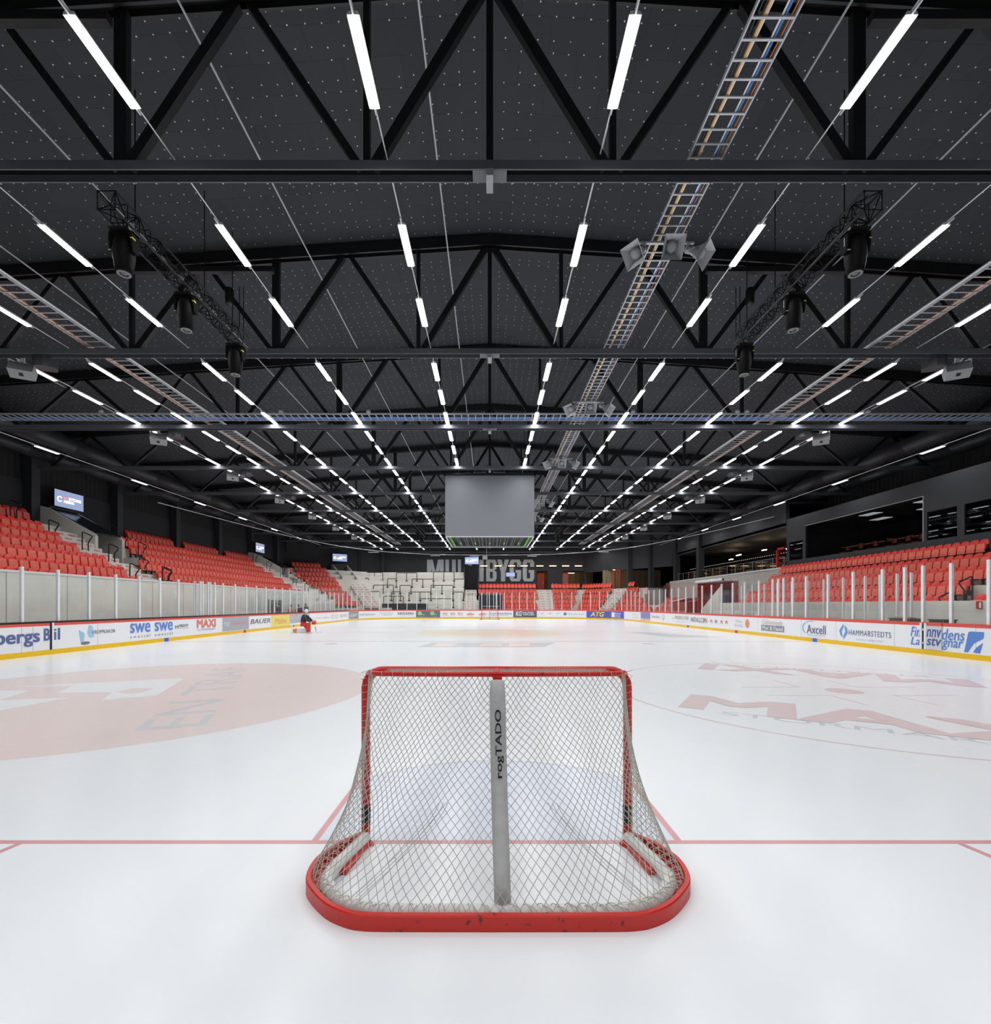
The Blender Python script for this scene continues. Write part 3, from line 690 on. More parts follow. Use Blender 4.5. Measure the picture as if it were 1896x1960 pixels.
# thin pipes under the roof
for i, (x, z) in enumerate([(-1.26, 11.2), (-5.35, 10.9), (-9.5, 10.6), (-13.2, 10.2), (2.6, 11.1), (6.1, 10.7), (10.2, 10.6), (14.1, 10.2), (-18.3, 9.9), (18.3, 9.9)]):
    z = min(z, topz(x) - HC - .33 + HC) if False else z
    b = MB(); b.tube([(x, -6, z + 1.2), (x, 68, z + 1.2)], .022, 6)
    e = tag(b.build('sprinkler_pipe', GALV), 'thin grey pipe running under the roof, %s of the middle, %s out' % ('left' if x < 0 else 'right', ordn(sorted([1.26, 5.35, 9.5, 13.2, 18.3] if x < 0 else [2.6, 6.1, 10.2, 14.1, 18.3]).index(abs(x)) + 1)), 'pipe')
# ducts
DUCT = mat('dark_duct', (50, 52, 56), 0.45, 0.3, scale=1.2)
for s in (-1, 1):
    for j, (x, z, r) in enumerate(((22.2, HC + 8.42, .46), (24.6, HC + 8.35, .38))):
        prof = []; b = MB()
        ys = [-8 + 1.0 * k for k in range(70)]
        pts = []; rr = []
        for y in ys[::3]: pts += [(s * x, y, z), (s * x, y + 2.9, z), (s * x, y + 2.905, z), (s * x, y + 2.995, z)]; rr += [r, r, r + .012, r + .012]
        b.tube(pts, rr, 24)
        tag(b.build('air_duct', DUCT, smooth=True), '%s round dark air duct by the %s wall, the %s one' % ('thick' if j == 0 else 'thinner', 'left' if s < 0 else 'right', 'inner' if j == 0 else 'outer'), 'duct')
# cable ladders
def ladder(label, x0, x1, z, ya, yb, cables, pitch=.25, h=.06, parent=None):
    e = thing('cable_ladder', label, 'cable tray')
    b = MB()
    for x in (x0, x1): b.box(x - .012, x + .012, ya, yb, z, z + h)
    b.build('side_rail', GALV, e)
    if pitch > .26:
        xi = x1 if x0 < 0 else x0; b = MB(); b.box(xi - .05, xi + .05, ya, yb, z + h, z + h + .02); b.build('rail_cover', WHITE, e)
    b = MB(); n = int((yb - ya) / pitch)
    for k in range(n): y = ya + (k + .5) * pitch; b.box(x0, x1, y - .015, y + .015, z + .005, z + .025)
    o = b.build('rung_set', GALV, e); o['kind'] = 'stuff'
    for f, r, c in cables:
        x = x0 + (x1 - x0) * f; pts = [(x + .015 * math.sin(k * .9 + f * 9), ya + (yb - ya) * k / 60, z + .03 + r) for k in range(61)]
        b = MB(); b.tube(pts, r, 6); b.build('cable', mat('cable_%d_%d_%d' % c, c, .5), e)
    return e
ladder('long cable ladder right of the hall centre, seen from below with orange and blue cables', 3.52, 4.11, HC + 7.9, 0, 62, [(.12, .014, (40, 42, 46)), (.2, .01, (40, 42, 46)), (.28, .022, (238, 190, 130)), (.33, .012, (245, 240, 232)), (.72, .014, (240, 240, 240)), (.78, .022, (70, 120, 180)), (.9, .01, (210, 120, 50))])
ladder('cable ladder along the left side of the roof with pale orange cables', -12.32, -11.66, HC + 7.9, 4, 62, [(.1, .02, (232, 196, 170)), (.16, .014, (220, 150, 110))], .28)
ladder('cable ladder along the right side of the roof with pale orange cables', 11.66, 12.32, HC + 7.9, 4, 62, [(.9, .02, (232, 196, 170)), (.84, .014, (220, 150, 110))], .28)
e = thing('cable_ladder', 'cable ladder crossing the whole hall with bright blue cables', 'cable tray')
b = MB(); zt = HC + 7.86
for y in (19.55, 20.2): b.box(-25, 25, y - .012, y + .012, zt, zt + .07)
b.build('side_rail', GALV, e)
b = MB()
for k in range(-84, 85): b.box(k * .295 - .014, k * .295 + .014, 19.55, 20.2, zt + .005, zt + .03)
o = b.build('rung_set', GALV, e); o['kind'] = 'stuff'
for j, (y, r, c) in enumerate(((20.1, .025, (96, 150, 226)), (20.03, .02, (70, 120, 210)), (19.97, .016, (140, 170, 220)))):
    b = MB(); b.tube([(-25 + k, y + .02 * math.sin(k * 1.3 + j), zt + .04 + r) for k in range(51)], r, 6); b.build('cable', mat('cable_%d_%d_%d' % c, c, .5), e)
for i, x in enumerate((-16, -8.6, -5.0, 5.9, 10.2, 10.6, 15.6)):
    b = MB(); M = Matrix.Translation((x, 19.5, zt + .05)); b.lathe([(.02, 0), (.09, .02), (.09, .1), (.06, .16), (.01, .18)], 12, M)
    tag(b.build('wifi_antenna', LGREY, smooth=True), 'small pale round antenna on the crossing cable ladder, %s from the left' % ordn(i + 1), 'antenna', 'antennas on the cable ladder')
# loudspeaker horns under the centre ladder
def horn_cluster(y, lab, n=3):
    e = thing('horn_speaker_cluster', lab, 'loudspeaker', (3.82, y, HC + 7.72))
    for k, (dx, a) in enumerate(((-.55, -52), (0, 0), (.55, 52))):
        A = math.radians(a); M = Matrix.Translation((dx, 0 if dx else -.12, -.05)) @ Matrix.Rotation(A, 4, 'Z') @ Matrix.Rotation(math.radians(38), 4, 'X')
        b = MB()
        N = 6
        for i in range(N):       # flared square horn opening towards -Y
            def q(i): t = i / N; return .06 + .16 * t ** 1.8, -.38 * t
            (h0, y0), (h1, y1) = q(i), q(i + 1)
            b.add([(-h0, y0, -h0), (h0, y0, -h0), (h0, y0, h0), (-h0, y0, h0), (-h1, y1, -h1), (h1, y1, -h1), (h1, y1, h1), (-h1, y1, h1)], [(0, 4, 5, 1), (1, 5, 6, 2), (2, 6, 7, 3), (3, 7, 4, 0)], M)
        hb = b.build('horn', mat('horn_grey', (176, 178, 182), .45), e)
        b = MB(); b.lathe([(.02, -.10), (.1, -.08), (.115, .0), (.1, .1), (.04, .12)], 16, M @ Matrix.Translation((0, -.18, 0)) @ Matrix.Rotation(math.radians(90), 4, 'X')); b.build('driver', LGREY, hb, True)
        b = MB(); b.lathe([(.07, 0), (.08, .12), (.05, .18)], 14, M @ Matrix.Rotation(math.radians(-90), 4, 'X')); b.build('motor', LGREY, hb, True)
    b = MB(); b.box(-.6, .6, -.03, .03, .1, .14); b.box(-.5, -.44, -.02, .02, -.05, .12); b.box(.44, .5, -.02, .02, -.05, .12); b.build('bracket', GALV, e)
for i, y in enumerate((10.25, 18.3, 25.4, 35.2, 41.6)): horn_cluster(y, 'cluster of three pale square horn speakers under the centre cable ladder, %s from the viewer' % ordn(i + 1))
# box speakers
for s in (-1, 1):
    for i, y in enumerate((14.85, 20.95, 27.0, 33.0, 39.1, 45.1, 51.2)):
        side = 'left' if s < 0 else 'right'
        e = thing('box_speaker', 'pale grey box speaker hanging from the %s truss on the %s side' % (ordn(i + 2), side), 'loudspeaker', (s * 14.65, y, HC + 7.35), s * math.radians(-28), 'box speakers under the trusses')
        M = Matrix.Rotation(math.radians(-32), 4, 'X')
        b = MB(); b.box(-.3, .3, -.17, .17, -.2, .16, M); b.build('cabinet', LGREY, e)
        b = MB(); b.box(-.05, .05, -.06, .04, -.215, -.2, M); b.build('badge', BLACK, e)
        b = MB(); b.box(s * .30 - .01 if s < 0 else .30, s * .32 + .01 if s < 0 else .32, -.1, .1, -.1, .5); b.box(-.05, .05, -.05, .05, .14, .42); b.build('bracket', mat('speaker_bracket_white', (205, 206, 208), .5), e)
        e = thing('curved_speaker', 'dark curved loudspeaker beside the box speaker under the %s truss, %s side' % (ordn(i + 2), side), 'loudspeaker', (s * 13.75, y - .15, HC + 7.5), s * math.radians(-20), 'curved speakers under the trusses')
        b = MB(); b.prism([(-.32, -.1), (-.2, -.2), (0, -.25), (.2, -.2), (.32, -.1), (.2, .2), (-.2, .2)], lambda u, v, w: (u, v, w), -.17, .17); o = b.build('cabinet', mat('speaker_dark_grey', (66, 68, 72), .5), e); fixnormals(o.data)
        b = MB(); b.box(-.02, .02, -.02, .02, .17, .42); b.build('bracket', BLACK, e)
# lighting trusses and moving head lights
def light_truss(x0, x1, z0, z1, ya, yb, lab):
    e = thing('lighting_truss', lab, 'truss'); C4 = [(x0, z0), (x1, z0), (x1, z1), (x0, z1)]
    b = MB()
    for (x, z) in C4: b.tube([(x, ya, z), (x, yb, z)], .024, 7)
    b.build('main_tubes', mat('black_truss_tube', (34, 35, 38), .5, spec=.3), e)
    b = MB(); st = .3; n = int((yb - ya) / st)
    for k in range(n):
        y = ya + k * st
        for i in range(4):
            (xa, za), (xb, zb) = C4[i], C4[(i + 1) % 4]
            if (k + i) % 2: xa, za, xb, zb = xb, zb, xa, za
            b.tube([(xa, y, za), (xb, y + st, zb)], .011, 5); b.tube([(xa, y, za), (xb, y, zb)], .009, 5)
    b.build('lacing', MATTE, e)
    b = MB()
    for y in (ya + .7, (ya + yb) / 2 + .6, yb - .5):
        b = MB(); b.tube([((x0 + x1) / 2, y, z1), ((x0 + x1) / 2, y, z1 + 2.6)], .012, 5); b.build('hanger', BLACK, e)
    b = MB(); random.seed(3)
    for k in range(6):
        pts = []; xk = (x0 + x1) / 2 + random.uniform(-.12, .12)
        for j in range(24): pts.append((xk + random.uniform(-.03, .03), ya + (yb - ya) * j / 23, z1 - .1 + .04 * math.sin(j * 1.7 + k)))
        b.tube(pts, .008, 5)
    b.build('cables', BLACK, e)
    return e
def moving_head(x, y, ztop, lab, rz=0.0):
    e = thing('moving_head_light', lab, 'stage light', (x, y, ztop), rz, 'moving head lights')
    b = MB(); b.box(-.19, .19, -.14, .14, -.05, .0); b.build('base', BLACK, e)
    b = MB(); b.tube([(-.07, 0, .0), (-.07, 0, .07), (.07, 0, .07), (.07, 0, .0)], .012, 6); b.build('clamp', BLACK, e)
    b = MB()
    for s in (-1, 1): b.prism([(-.09, -.05), (.09, -.05), (.1, -.2), (.07, -.42), (-.07, -.42), (-.1, -.2)], lambda u, v, w: (w, u, v), s * .19, s * .225)
    b.box(-.225, .225, -.09, .09, -.09, -.05); o = b.build('yoke', MATTE, e); fixnormals(o.data)
    b = MB(); b.lathe([(.05, -.12), (.13, -.14), (.17, -.25), (.185, -.4), (.18, -.52), (.15, -.70), (.125, -.8)], 24); o = b.build('head', mat('stage_light_body', (9, 9, 10), .6, spec=.12), e, True)
    b = MB(); b.lathe([(.115, -.8), (.118, -.815), (.075, -.815), (.075, -.79)], 20); b.build('lens_ring', mat('lens_ring_grey', (110, 112, 116), .4), e)
    b = MB(); b.lathe([(.07, -.79), (.06, -.805), (.02, -.815)], 16); b.build('lens', mat('lens_glass', (90, 94, 100), .15), e, True)
    b = MB(); b.box(.19, .235, -.1, -.02, -.2, -.175); b.build('label_sticker', mat('sticker_yellow', (210, 200, 60)), e)
    b = MB(); b.box(-.229, -.225, -.03, -.015, -.3, -.14); b.box(-.22, -.17, -.11, -.09, -.42, -.41); b.build('trim_line', LGREY, e)
for s in (-1, 1):
    side = 'left' if s < 0 else 'right'
    xa, xb = sorted((s * 6.82, s * 7.14))
    light_truss(xa, xb, HC + 7.2, HC + 7.54, 8.62, 13.35, 'black lattice lighting truss on the %s between the first two roof trusses' % side)
    for j, y in enumerate((9.0, 10.85, 12.95)): moving_head(s * 6.95, y, HC + 7.1, 'black moving head light hanging down, %s from the viewer on the %s lighting truss' % (ordn(j + 1), side))
    light_truss(xa, xb, HC + 7.2, HC + 7.54, 45.0, 50.0, 'small far black lighting truss on the %s beyond the scoreboard' % side)
    for j, y in enumerate((46.0, 48.5)): moving_head(s * 6.95, y, HC + 7.1, 'black moving head light, %s on the far %s lighting truss beyond the scoreboard' % (ordn(j + 1), side))
# chain hoist motors by the second truss
for s in (-1, 1):
    e = thing('chain_hoist', 'dark chain hoist hanging beside the second truss, %s side' % ('left' if s < 0 else 'right'), 'hoist', (s * 7.75, 14.1, 11.0))
    b = MB(); b.lathe([(.08, -.35), (.12, -.3), (.12, .1), (.08, .15)], 12); b.build('motor', BLACK, e, True)
    b = MB(); b.tube([(-.3 * s, 0, .2), (-.3 * s, 0, -1.1)], .012, 5); b.tube([(-.42 * s, 0, .2), (-.42 * s, 0, -1.4)], .012, 5); b.build('chain', BLACK, e)
# ------------------------------------------------------------------ scoreboard cube
e = thing('scoreboard', 'large grey hanging video cube over centre ice, screens switched off', 'scoreboard', (0, 27.1, 5.6))
SB = mat('scoreboard_screen_grey', (128, 132, 140), .55, var=.03, scale=.4); SF = mat('scoreboard_frame', (34, 36, 40), .5)
b = MB(); b.box(-2.55, 2.55, .0, .06, .04, 3.52); b.build('front_screen', SB, e)
b = MB(); b.box(-2.55, 2.55, 4.84, 4.9, .04, 3.52); b.build('back_screen', SB, e)
b = MB(); b.box(-2.55, -2.49, .07, 4.83, .04, 3.52); b.build('left_screen', SB, e)
b = MB(); b.box(2.49, 2.55, .07, 4.83, .04, 3.52); b.build('right_screen', SB, e)
b = MB(); b.box(-2.53, 2.53, .02, 4.88, 3.52, 3.68); b.build('top_frame', SF, e)
b = MB()
b.box(-2.45, 2.45, .1, 4.8, .3, .32)
for k in range(12):
    x = -2.4 + 4.8 * k / 11; b.box(x - .02, x + .02, .1, 4.8, .06, .12)
for k in range(10):
    y = .15 + 4.6 * k / 9; b.box(-2.45, 2.45, y - .02, y + .02, .1, .14)
b.build('lower_lattice', SF, e)
b = MB()
for x in (-2.54, 2.5): b.box(x, x + .04, 0, 4.9, 0, .04)
for y in (0, 4.86): b.box(-2.54, 2.54, y, y + .04, 0, .04)
b.build('bottom_rim', WHITE, e)
b = MB(); b2 = MB(); random.seed(5)
for i in range(11):
    for j in range(9):
        x = -2.3 + 4.6 * i / 10; y = .3 + 4.2 * j / 8
        (b2 if (j in (5, 6) and i % 2) or i in (0, 10) else b).box(x - .05, x + .05, y - .025, y + .025, .03, .06)
b.build('small_fittings', LGREY, e); b2.build('status_lights', emis('green_led', (110, 200, 60), .8), e)
b = MB()
for x in (-2, 2):
    for y in (.4, 4.5): b.tube([(x, y, 3.6), (x, y, 6.6)], .02, 6)
b.build('suspension_cable', BLACK, e)
# rail loop at the far end, small fittings
b = MB(); zr = 5.95
arcpts = [(-21, 30, 8.2), (-19, 44, 8.2), (-15.5, 54, 8.2), (-9, 60.0, 8.2), (0, 61.5, 8.2), (9, 60.0, 8.2), (15.5, 54, 8.2), (19, 44, 8.2), (21, 34, 8.2)]
fine = []
for i in range(len(arcpts) - 1):
    p0 = Vector(arcpts[max(i - 1, 0)]); p1 = Vector(arcpts[i]); p2 = Vector(arcpts[i + 1]); p3 = Vector(arcpts[min(i + 2, len(arcpts) - 1)])
    for k in range(8):
        t = k / 8; fine.append(.5 * ((2 * p1) + (p2 - p0) * t + (2 * p0 - 5 * p1 + 4 * p2 - p3) * t * t + (3 * p1 - p0 - 3 * p2 + p3) * t ** 3))
b.tube(fine, .03, 6); tag(b.build('curved_rail', GALV), 'thin curved metal rail sweeping round the far end under the roof', 'rail')
for i, (x, y) in enumerate(((-14, 57.0), (-7, 61.0), (-2.0, 61.7), (5.5, 61.6), (13.6, 56.6))):
    b = MB(); b.box(x - .6, x + .6, y - .08, y + .08, 8.02, 8.12); tag(b.build('linear_heater', LGREY), 'short pale linear fitting under the curved rail at the far end, %s from the left' % ordn(i + 1), 'ceiling fitting', 'fittings on the curved rail')
e = thing('projector', 'small pale projector hanging above the far end', 'projector', (-.6, 60, 8.0))
b = MB(); b.box(-.3, .3, -.3, .3, -.5, -.1); b.build('body', LGREY, e); b = MB(); b.tube([(-.2, 0, 0), (-.2, 0, -.1)], .02, 5); b.tube([(.2, 0, 1.2), (.2, 0, -.1)], .02, 5); b.build('bracket', GALV, e)
# lettering on the end wall
e = MB(); lm = mat('grey_wall_letters', (196, 204, 211), .6)
s_ = 'MULTIBYGG'; xs = [(-9.25, -6.95), (-6.6, -4.85), (-4.5, -3.35), (-2.75, -1.15), (-.6, .55), (.8, 2.55), (2.55, 4.35), (3.95 + .3, 5.75 - .1), (5.9, 7.05)]
XW = 70.15 / F
cols = [(817, 849), (852, 872), (876, 889), (891, 908), (916, 926), (930, 950), (951, 974), (975, 997), (1000, 1022)]
sign = thing('wall_sign', 'large grey block capitals on the dark end wall, partly behind the terrace', 'sign', (0, 70.15, 5.2))
GL = {
 'M': [[(0, 0), (0, 1), (.34, 1), (.5, .42), (.66, 1), (1, 1), (1, 0), (.74, 0), (.74, .62), (.58, 0), (.42, 0), (.26, .62), (.26, 0)]],
 'U': [[(0, .14), (0, 1), (.36, 1), (.36, .14)], [(.64, .14), (.64, 1), (1, 1), (1, .14)], [(0, .14), (1, .14), (.86, 0), (.14, 0)]],
 'L': [[(0, 0), (0, 1), (.46, 1), (.46, 0)], [(.46, 0), (.46, .15), (1, .15), (1, 0)]],
 'T': [[(0, .85), (0, 1), (1, 1), (1, .85)], [(.29, 0), (.29, .85), (.71, .85), (.71, 0)]],
 'I': [[(.08, 0), (.08, 1), (.92, 1), (.92, 0)]],
 'B': [[(0, 0), (0, 1), (.36, 1), (.36, 0)], [(.36, .86), (.36, 1), (.86, 1), (1, .86)], [(.36, 0), (.36, .14), (1, .14), (.86, 0)], [(.36, .44), (.36, .57), (.84, .57), (.84, .44)], [(.64, .55), (.64, .86), (1, .86), (1, .6), (.92, .55)], [(.64, .14), (.64, .46), (.92, .46), (1, .42), (1, .14)]],
 'Y': [[(0, 1), (.36, 1), (.68, .42), (.32, .42)], [(1, 1), (.68, .42), (.5, .55), (.64, 1)], [(.32, 0), (.32, .42), (.68, .42), (.68, 0)]],
 'G': [[(0, .14), (0, .86), (.36, .86), (.36, .14)], [(0, .86), (.14, 1), (.86, 1), (1, .86)], [(0, .14), (1, .14), (.86, 0), (.14, 0)], [(.64, .66), (.64, .86), (1, .86), (1, .66)], [(.64, .14), (.64, .5), (1, .5), (1, .14)], [(.52, .4), (.52, .52), (1, .52), (1, .4)]]}
for ch, (a, c) in zip(s_, cols):
    b = MB(); x0 = (a - 937) * XW; x1 = (c - 937) * XW
    for i, pl in enumerate(GL[ch]): b.prism(pl, lambda u, v, w: (x0 + (x1 - x0) * u, w, v * 3.25), -.03 - .002 * i, -.005)
    o = b.build('letter', lm, sign); fixnormals(o.data)
# warm wall lamps
for i, px in enumerate((925.5, 953, 979, 1003, 1033, 1058, 1082.5, 1107)):
    x = (px - 937) * 69.6 / F; z = HC + (1158 - 1083) * 69.6 / F
    e = thing('wall_lamp', 'warm white tube lamp on the end wall, %s from the left' % ordn(i + 1), 'lamp', (x, 69.75, z), 0, 'warm lamps on the end wall')
    b = MB(); b.box(-.5, .5, -.03, .03, -.05, .05); b.build('tube', LAMPW, e)
    b = MB(); b.box(-.55, .55, .03, .12, -.06, .06); b.box(-.06, .06, .1, .4, -.03, .03); b.build('housing', SF, e)
# screens
def screen(x, y, z, w, h, rz, lab, txt=True):
    e = thing('display_screen', lab, 'screen', (x, y, z), rz)
    b = MB(); b.box(-w / 2, w / 2, 0.002, .08, 0, h); b.build('frame', BLACK, e)
    b = MB(); b.box(-w / 2 + .02, w / 2 - .02, -.012, .002, .02, h - .02); b.build('panel', SCREENB, e)
    if txt:
        b = MB(); put_text(b, 'STORE', (-w * .02, -.016, h * .5), (1, 0, 0), (0, 0, 1), w * .42, h * .15, .03); put_text(b, 'ARENA', (-w * .2, -.016, h * .3), (1, 0, 0), (0, 0, 1), w * .36, h * .15, .03)
        ring_ = []; 
        vs = []; fs = []
        for i in range(19):
            a = math.radians(30 + 300 * i / 18); cx, cz = -w * .33, h * .46
            for r in (.085 * w, .055 * w): vs.append((cx + r * math.cos(a), -.016, cz + r * math.sin(a)))
        for i in range(18): fs.append((2 * i, 2 * i + 1, 2 * i + 3, 2 * i + 2))
        b.add(vs, fs); b.build('lettering', SCREENW, e)
        b = MB(); put_text(b, 'HAT', (-w * .2, -.016, h * .5), (1, 0, 0), (0, 0, 1), w * .17, h * .15, .03); b.build('lettering', SCREENR, e)
    return e
screen(-24.9, 28.05, 7.4, 1.95, 1.0, math.radians(90), 'blue grey screen above the nearest stand entrance on the left wall')
screen(-24.9, 51.35, 7.4, 1.95, 1.0, math.radians(90), 'blue grey screen above the second stand entrance on the left wall')
screen(-20.06, 63.4, 7.55, 1.95, 1.0, math.radians(34), 'blue grey screen above the corner entrance far left')
screen(-2.53, 66.6, 7.45, 1.95, 1.0, 0, 'blue grey screen at the far end between the letters')
screen(2.95, 67.5, 5.75, 1.3, .6, 0, 'small pale blue monitor in front of the last letters', False)
# ------------------------------------------------------------------ stands
SEATS = []      # (x, y, z, rz, sx, label)
def seat(x, y, z, rz, lab, sx=1.0): SEATS.append((x, y, z, rz, sx, lab))
def extr(mb, poly, P, U, N, a, c):
    """outline in (offset along N, height), extruded along U from a to c"""
    P = Vector((P[0], P[1], 0)); U = Vector((U[0], U[1], 0)).normalized(); N = Vector((N[0], N[1], 0)).normalized()
    mb.prism(poly, lambda o, z, w: P + U * w + N * o + Vector((0, 0, z)), a, c)
def steps_profile(o0, rows, run, ztread, back, zfront, front):
    """rows: tread heights; first tread edge at o0"""
    pts = [(front, -.05), (front, zfront), (front + .12, zfront), (front + .12, rows[0])]
    for k, z in enumerate(rows):
        o = o0 + run * k
        if k: pts += [(o, rows[k - 1]), (o, z)]
    pts += [(back, rows[-1]), (back, -.05)]
    return pts
LT = [HC + 1.48 + .56 * k - .85 for k in range(6)] + [HC + 1.48 + .56 * 6 - .85, HC + 5.24 - .85]
# left straight stand. offset measured from x=0 to the left
def left_profile(kmax=8):
    pts = [(16.95, -.05), (16.95, 2.9), (17.1, 2.9), (17.1, LT[0])]
    for k in range(1, kmax): pts += [(17.5 + .95 * k, LT[k - 1]), (17.5 + .95 * k, LT[k])]
    pts += [(25.75 if kmax == 8 else 17.5 + .95 * kmax, LT[kmax - 1]), (25.75 if kmax == 8 else 17.5 + .95 * kmax, -.05)]
    return pts
st = thing('grandstand', 'long stepped concrete stand along the left side of the rink', 'grandstand')
b = MB()
for a, c, k in ((-6, 26.75, 8), (26.75, 28.7, 4), (28.7, 46.2, 8)): extr(b, left_profile(k), (0, 0), (0, 1), (-1, 0), a, c)
for a, c, k in ((46.2, 50.4, 8), (50.4, 52.4, 4), (52.4, 55.4, 8)): extr(b, [(18.1, -.05), (18.1, LT[0])] + left_profile(k)[4:], (0, 0), (0, 1), (-1, 0), a, c)
o = b.build('terraces', CONC, st); fixnormals(o.data)
b = MB(); b.box(-17.12, -16.93, -6, 46.2, 2.88, 2.96); b.build('wall_top_rail', ALU, st)
b = MB()
for y in [-5 + 2.4 * k for k in range(22)]: b.box(-16.955, -16.945, y - .01, y + .01, 0, 2.88)
b.build('wall_joints', mat('joint_dark', (140, 138, 132)), st)
def tunnel(ya, yb, lab):
    e = thing('stand_entrance', lab, 'entrance')
    for nm, y in (('near_wall', ya), ('far_wall', yb)):
        b = MB(); b.prism([(22.2, LT[3] - .3), (22.2, 5.62), (24.9, 7.15), (25.2, 7.3), (25.7, 7.3), (25.7, LT[3] - .3)], lambda u, z, w: (-u, w, z), y - .1, y + .1); o = b.build(nm, CONCL, e); fixnormals(o.data)
        b = MB(); b.tube([(-22.2, y, 5.66), (-24.9, y, 7.19), (-25.6, y, 7.33)], .035, 6); b.build('wall_capping', ALU, e)
    b = MB(); b.box(-25.75, -24.95, ya + .1, yb - .1, LT[3] - .3, 7.35); b.build('doorway_sheet', mat('entrance_black', (20, 22, 26), .3), e)  # black block painting the dark interior between the entrance walls
    b = MB(); b.box(-25.7, -22.2, ya + .1, yb - .1, 7.0 - .1, 7.04) if False else b.add([(-22.3, ya + .1, 5.75), (-22.3, yb - .1, 5.75), (-25.3, yb - .1, 7.35), (-25.3, ya + .1, 7.35), (-22.3, ya + .1, 5.83), (-22.3, yb - .1, 5.83), (-25.3, yb - .1, 7.43), (-25.3, ya + .1, 7.43)], [(0, 1, 2, 3), (4, 7, 6, 5), (0, 4, 5, 1), (1, 5, 6, 2), (2, 6, 7, 3), (3, 7, 4, 0)])
    b.build('roof_panel', mat('entrance_glossy_black', (26, 28, 33), .18), e)
tunnel(26.75, 28.7, 'nearest concrete stand entrance with sloping side walls on the left')
tunnel(50.4, 52.4, 'second concrete stand entrance with sloping side walls on the left')
# stairs with printed risers
PRW = mat('printed_riser_white', (226, 224, 220), .5); PRR = mat('printed_riser_red', (206, 60, 54), .5)
def stair(P, U, N, o0, run, treads, w0, w1, lab, side='', ww=.5):
    """steps climbing along N between widths w0..w1 along U; two risers per tread"""
    e = thing('stairway', lab, 'stairs'); P = Vector((P[0], P[1], 0)); U = Vector((U[0], U[1], 0)).normalized(); N = Vector((N[0], N[1], 0)).normalized()
    b = MB(); r = MB(); t = MB()
    for k in range(1, len(treads)):
        z0, z1 = treads[k - 1], treads[k]; o = o0 + run * k; zm = (z0 + z1) / 2
        b.prism([(o - run * .5, z0 - .02), (o - run * .5, zm), (o + .01, zm), (o + .01, z0 - .02)], lambda u, z, w: P + U * w + N * u + Vector((0, 0, z)), w0, w1)
        for (oo, za, zb) in ((o - run * .5, z0, zm), (o, zm, z1)):
            r.prism([(oo - .012, za + .02), (oo - .012, zb - .02), (oo - .002, zb - .02), (oo - .002, za + .02)], lambda u, z, w: P + U * w + N * u + Vector((0, 0, z)), w0 + .05, w1 - .05)
            n = max(1, int((w1 - w0) / .62))
            for j in range(n):
                c = w0 + (w1 - w0) * (j + .5) / n
                du = U if N.cross(U).z < 0 else -U
                put_text(t, 'MAXI', P + U * c + N * (oo - .014) + Vector((0, 0, (za + zb) / 2 - .05)) - du * .2, du, (0, 0, 1), .4, .11, .03)
    o = b.build('step', CONCL, e); fixnormals(o.data); o = r.build('printed_riser', PRW, e); fixnormals(o.data); t.build('riser_lettering', PRR, e)
    return e
def handrail(p, along, h, lab, z):
    """black bent tube barrier: two legs and a pointed top"""
    e = thing('aisle_handrail', lab, 'handrail', (p[0], p[1], z), 0, 'black aisle handrails')
    a = Vector((along[0], along[1], 0)).normalized()
    b = MB(); b.tube([Vector((0, 0, 0)), Vector((0, 0, h * .98)), a * .05 + Vector((0, 0, h)), a * .5 + Vector((0, 0, h * .8)), a * .52 + Vector((0, 0, h * .74)), a * .32 + Vector((0, 0, h * .45)), a * .32], .03, 7)
    b.build('tube', BLACK, e)
R90 = math.pi / 2
stair((0, 0), (0, 1), (-1, 0), 17.5, .95, LT[:4], 24.95, 27.0, 'white printed steps below the nearest stand entrance on the left')
stair((0, 0), (0, 1), (-1, 0), 17.5, .95, [0, 0, 0][:0] + LT[3:8], 24.4, 26.6, 'white printed steps climbing beside the nearest stand entrance') if False else None
def stair_upper(ya, yb, lab): stair((0, 0), (0, 1), (-1, 0), 17.5 + .95 * 3, .95, LT[3:7], ya, yb, lab)
stair_upper(24.5, 26.6, 'printed steps climbing left of the nearest stand entrance')
stair((0, 0), (0, 1), (-1, 0), 17.5, .95, LT[:4], 47.6, 50.0, 'white printed steps below the second stand entrance on the left')
stair_upper(47.6, 50.2, 'printed steps climbing left of the second stand entrance')
stair_upper(52.6, 53.6, 'printed steps right of the second stand entrance')
for i, (o, y) in enumerate(((19.0, 25.0), (20.6, 25.6), (21.6, 25.1), (22.9, 24.6), (24.6, 24.3), (18.6, 26.9), (20.2, 27.3), (21.6, 29.1), (22.8, 29.2), (23.6, 29.4), (19.3, 28.0))):
    k = min(7, max(0, int((o - 17.5) / .95))); handrail((-o, y), (1, 0), 1.0, 'bent black handrail at the nearest left stand entrance, %s one' % ordn(i + 1), LT[k])
for i, (o, y) in enumerate(((18.8, 48.2), (20.2, 48.6), (21.4, 48.4), (22.8, 48.4), (24.2, 48.4), (19.6, 53.0), (21.2, 53.2))):
    k = min(7, max(0, int((o - 17.5) / .95))); handrail((-o, y), (1, 0), 1.0, 'bent black handrail at the second left stand entrance, %s one' % ordn(i + 1), LT[k])
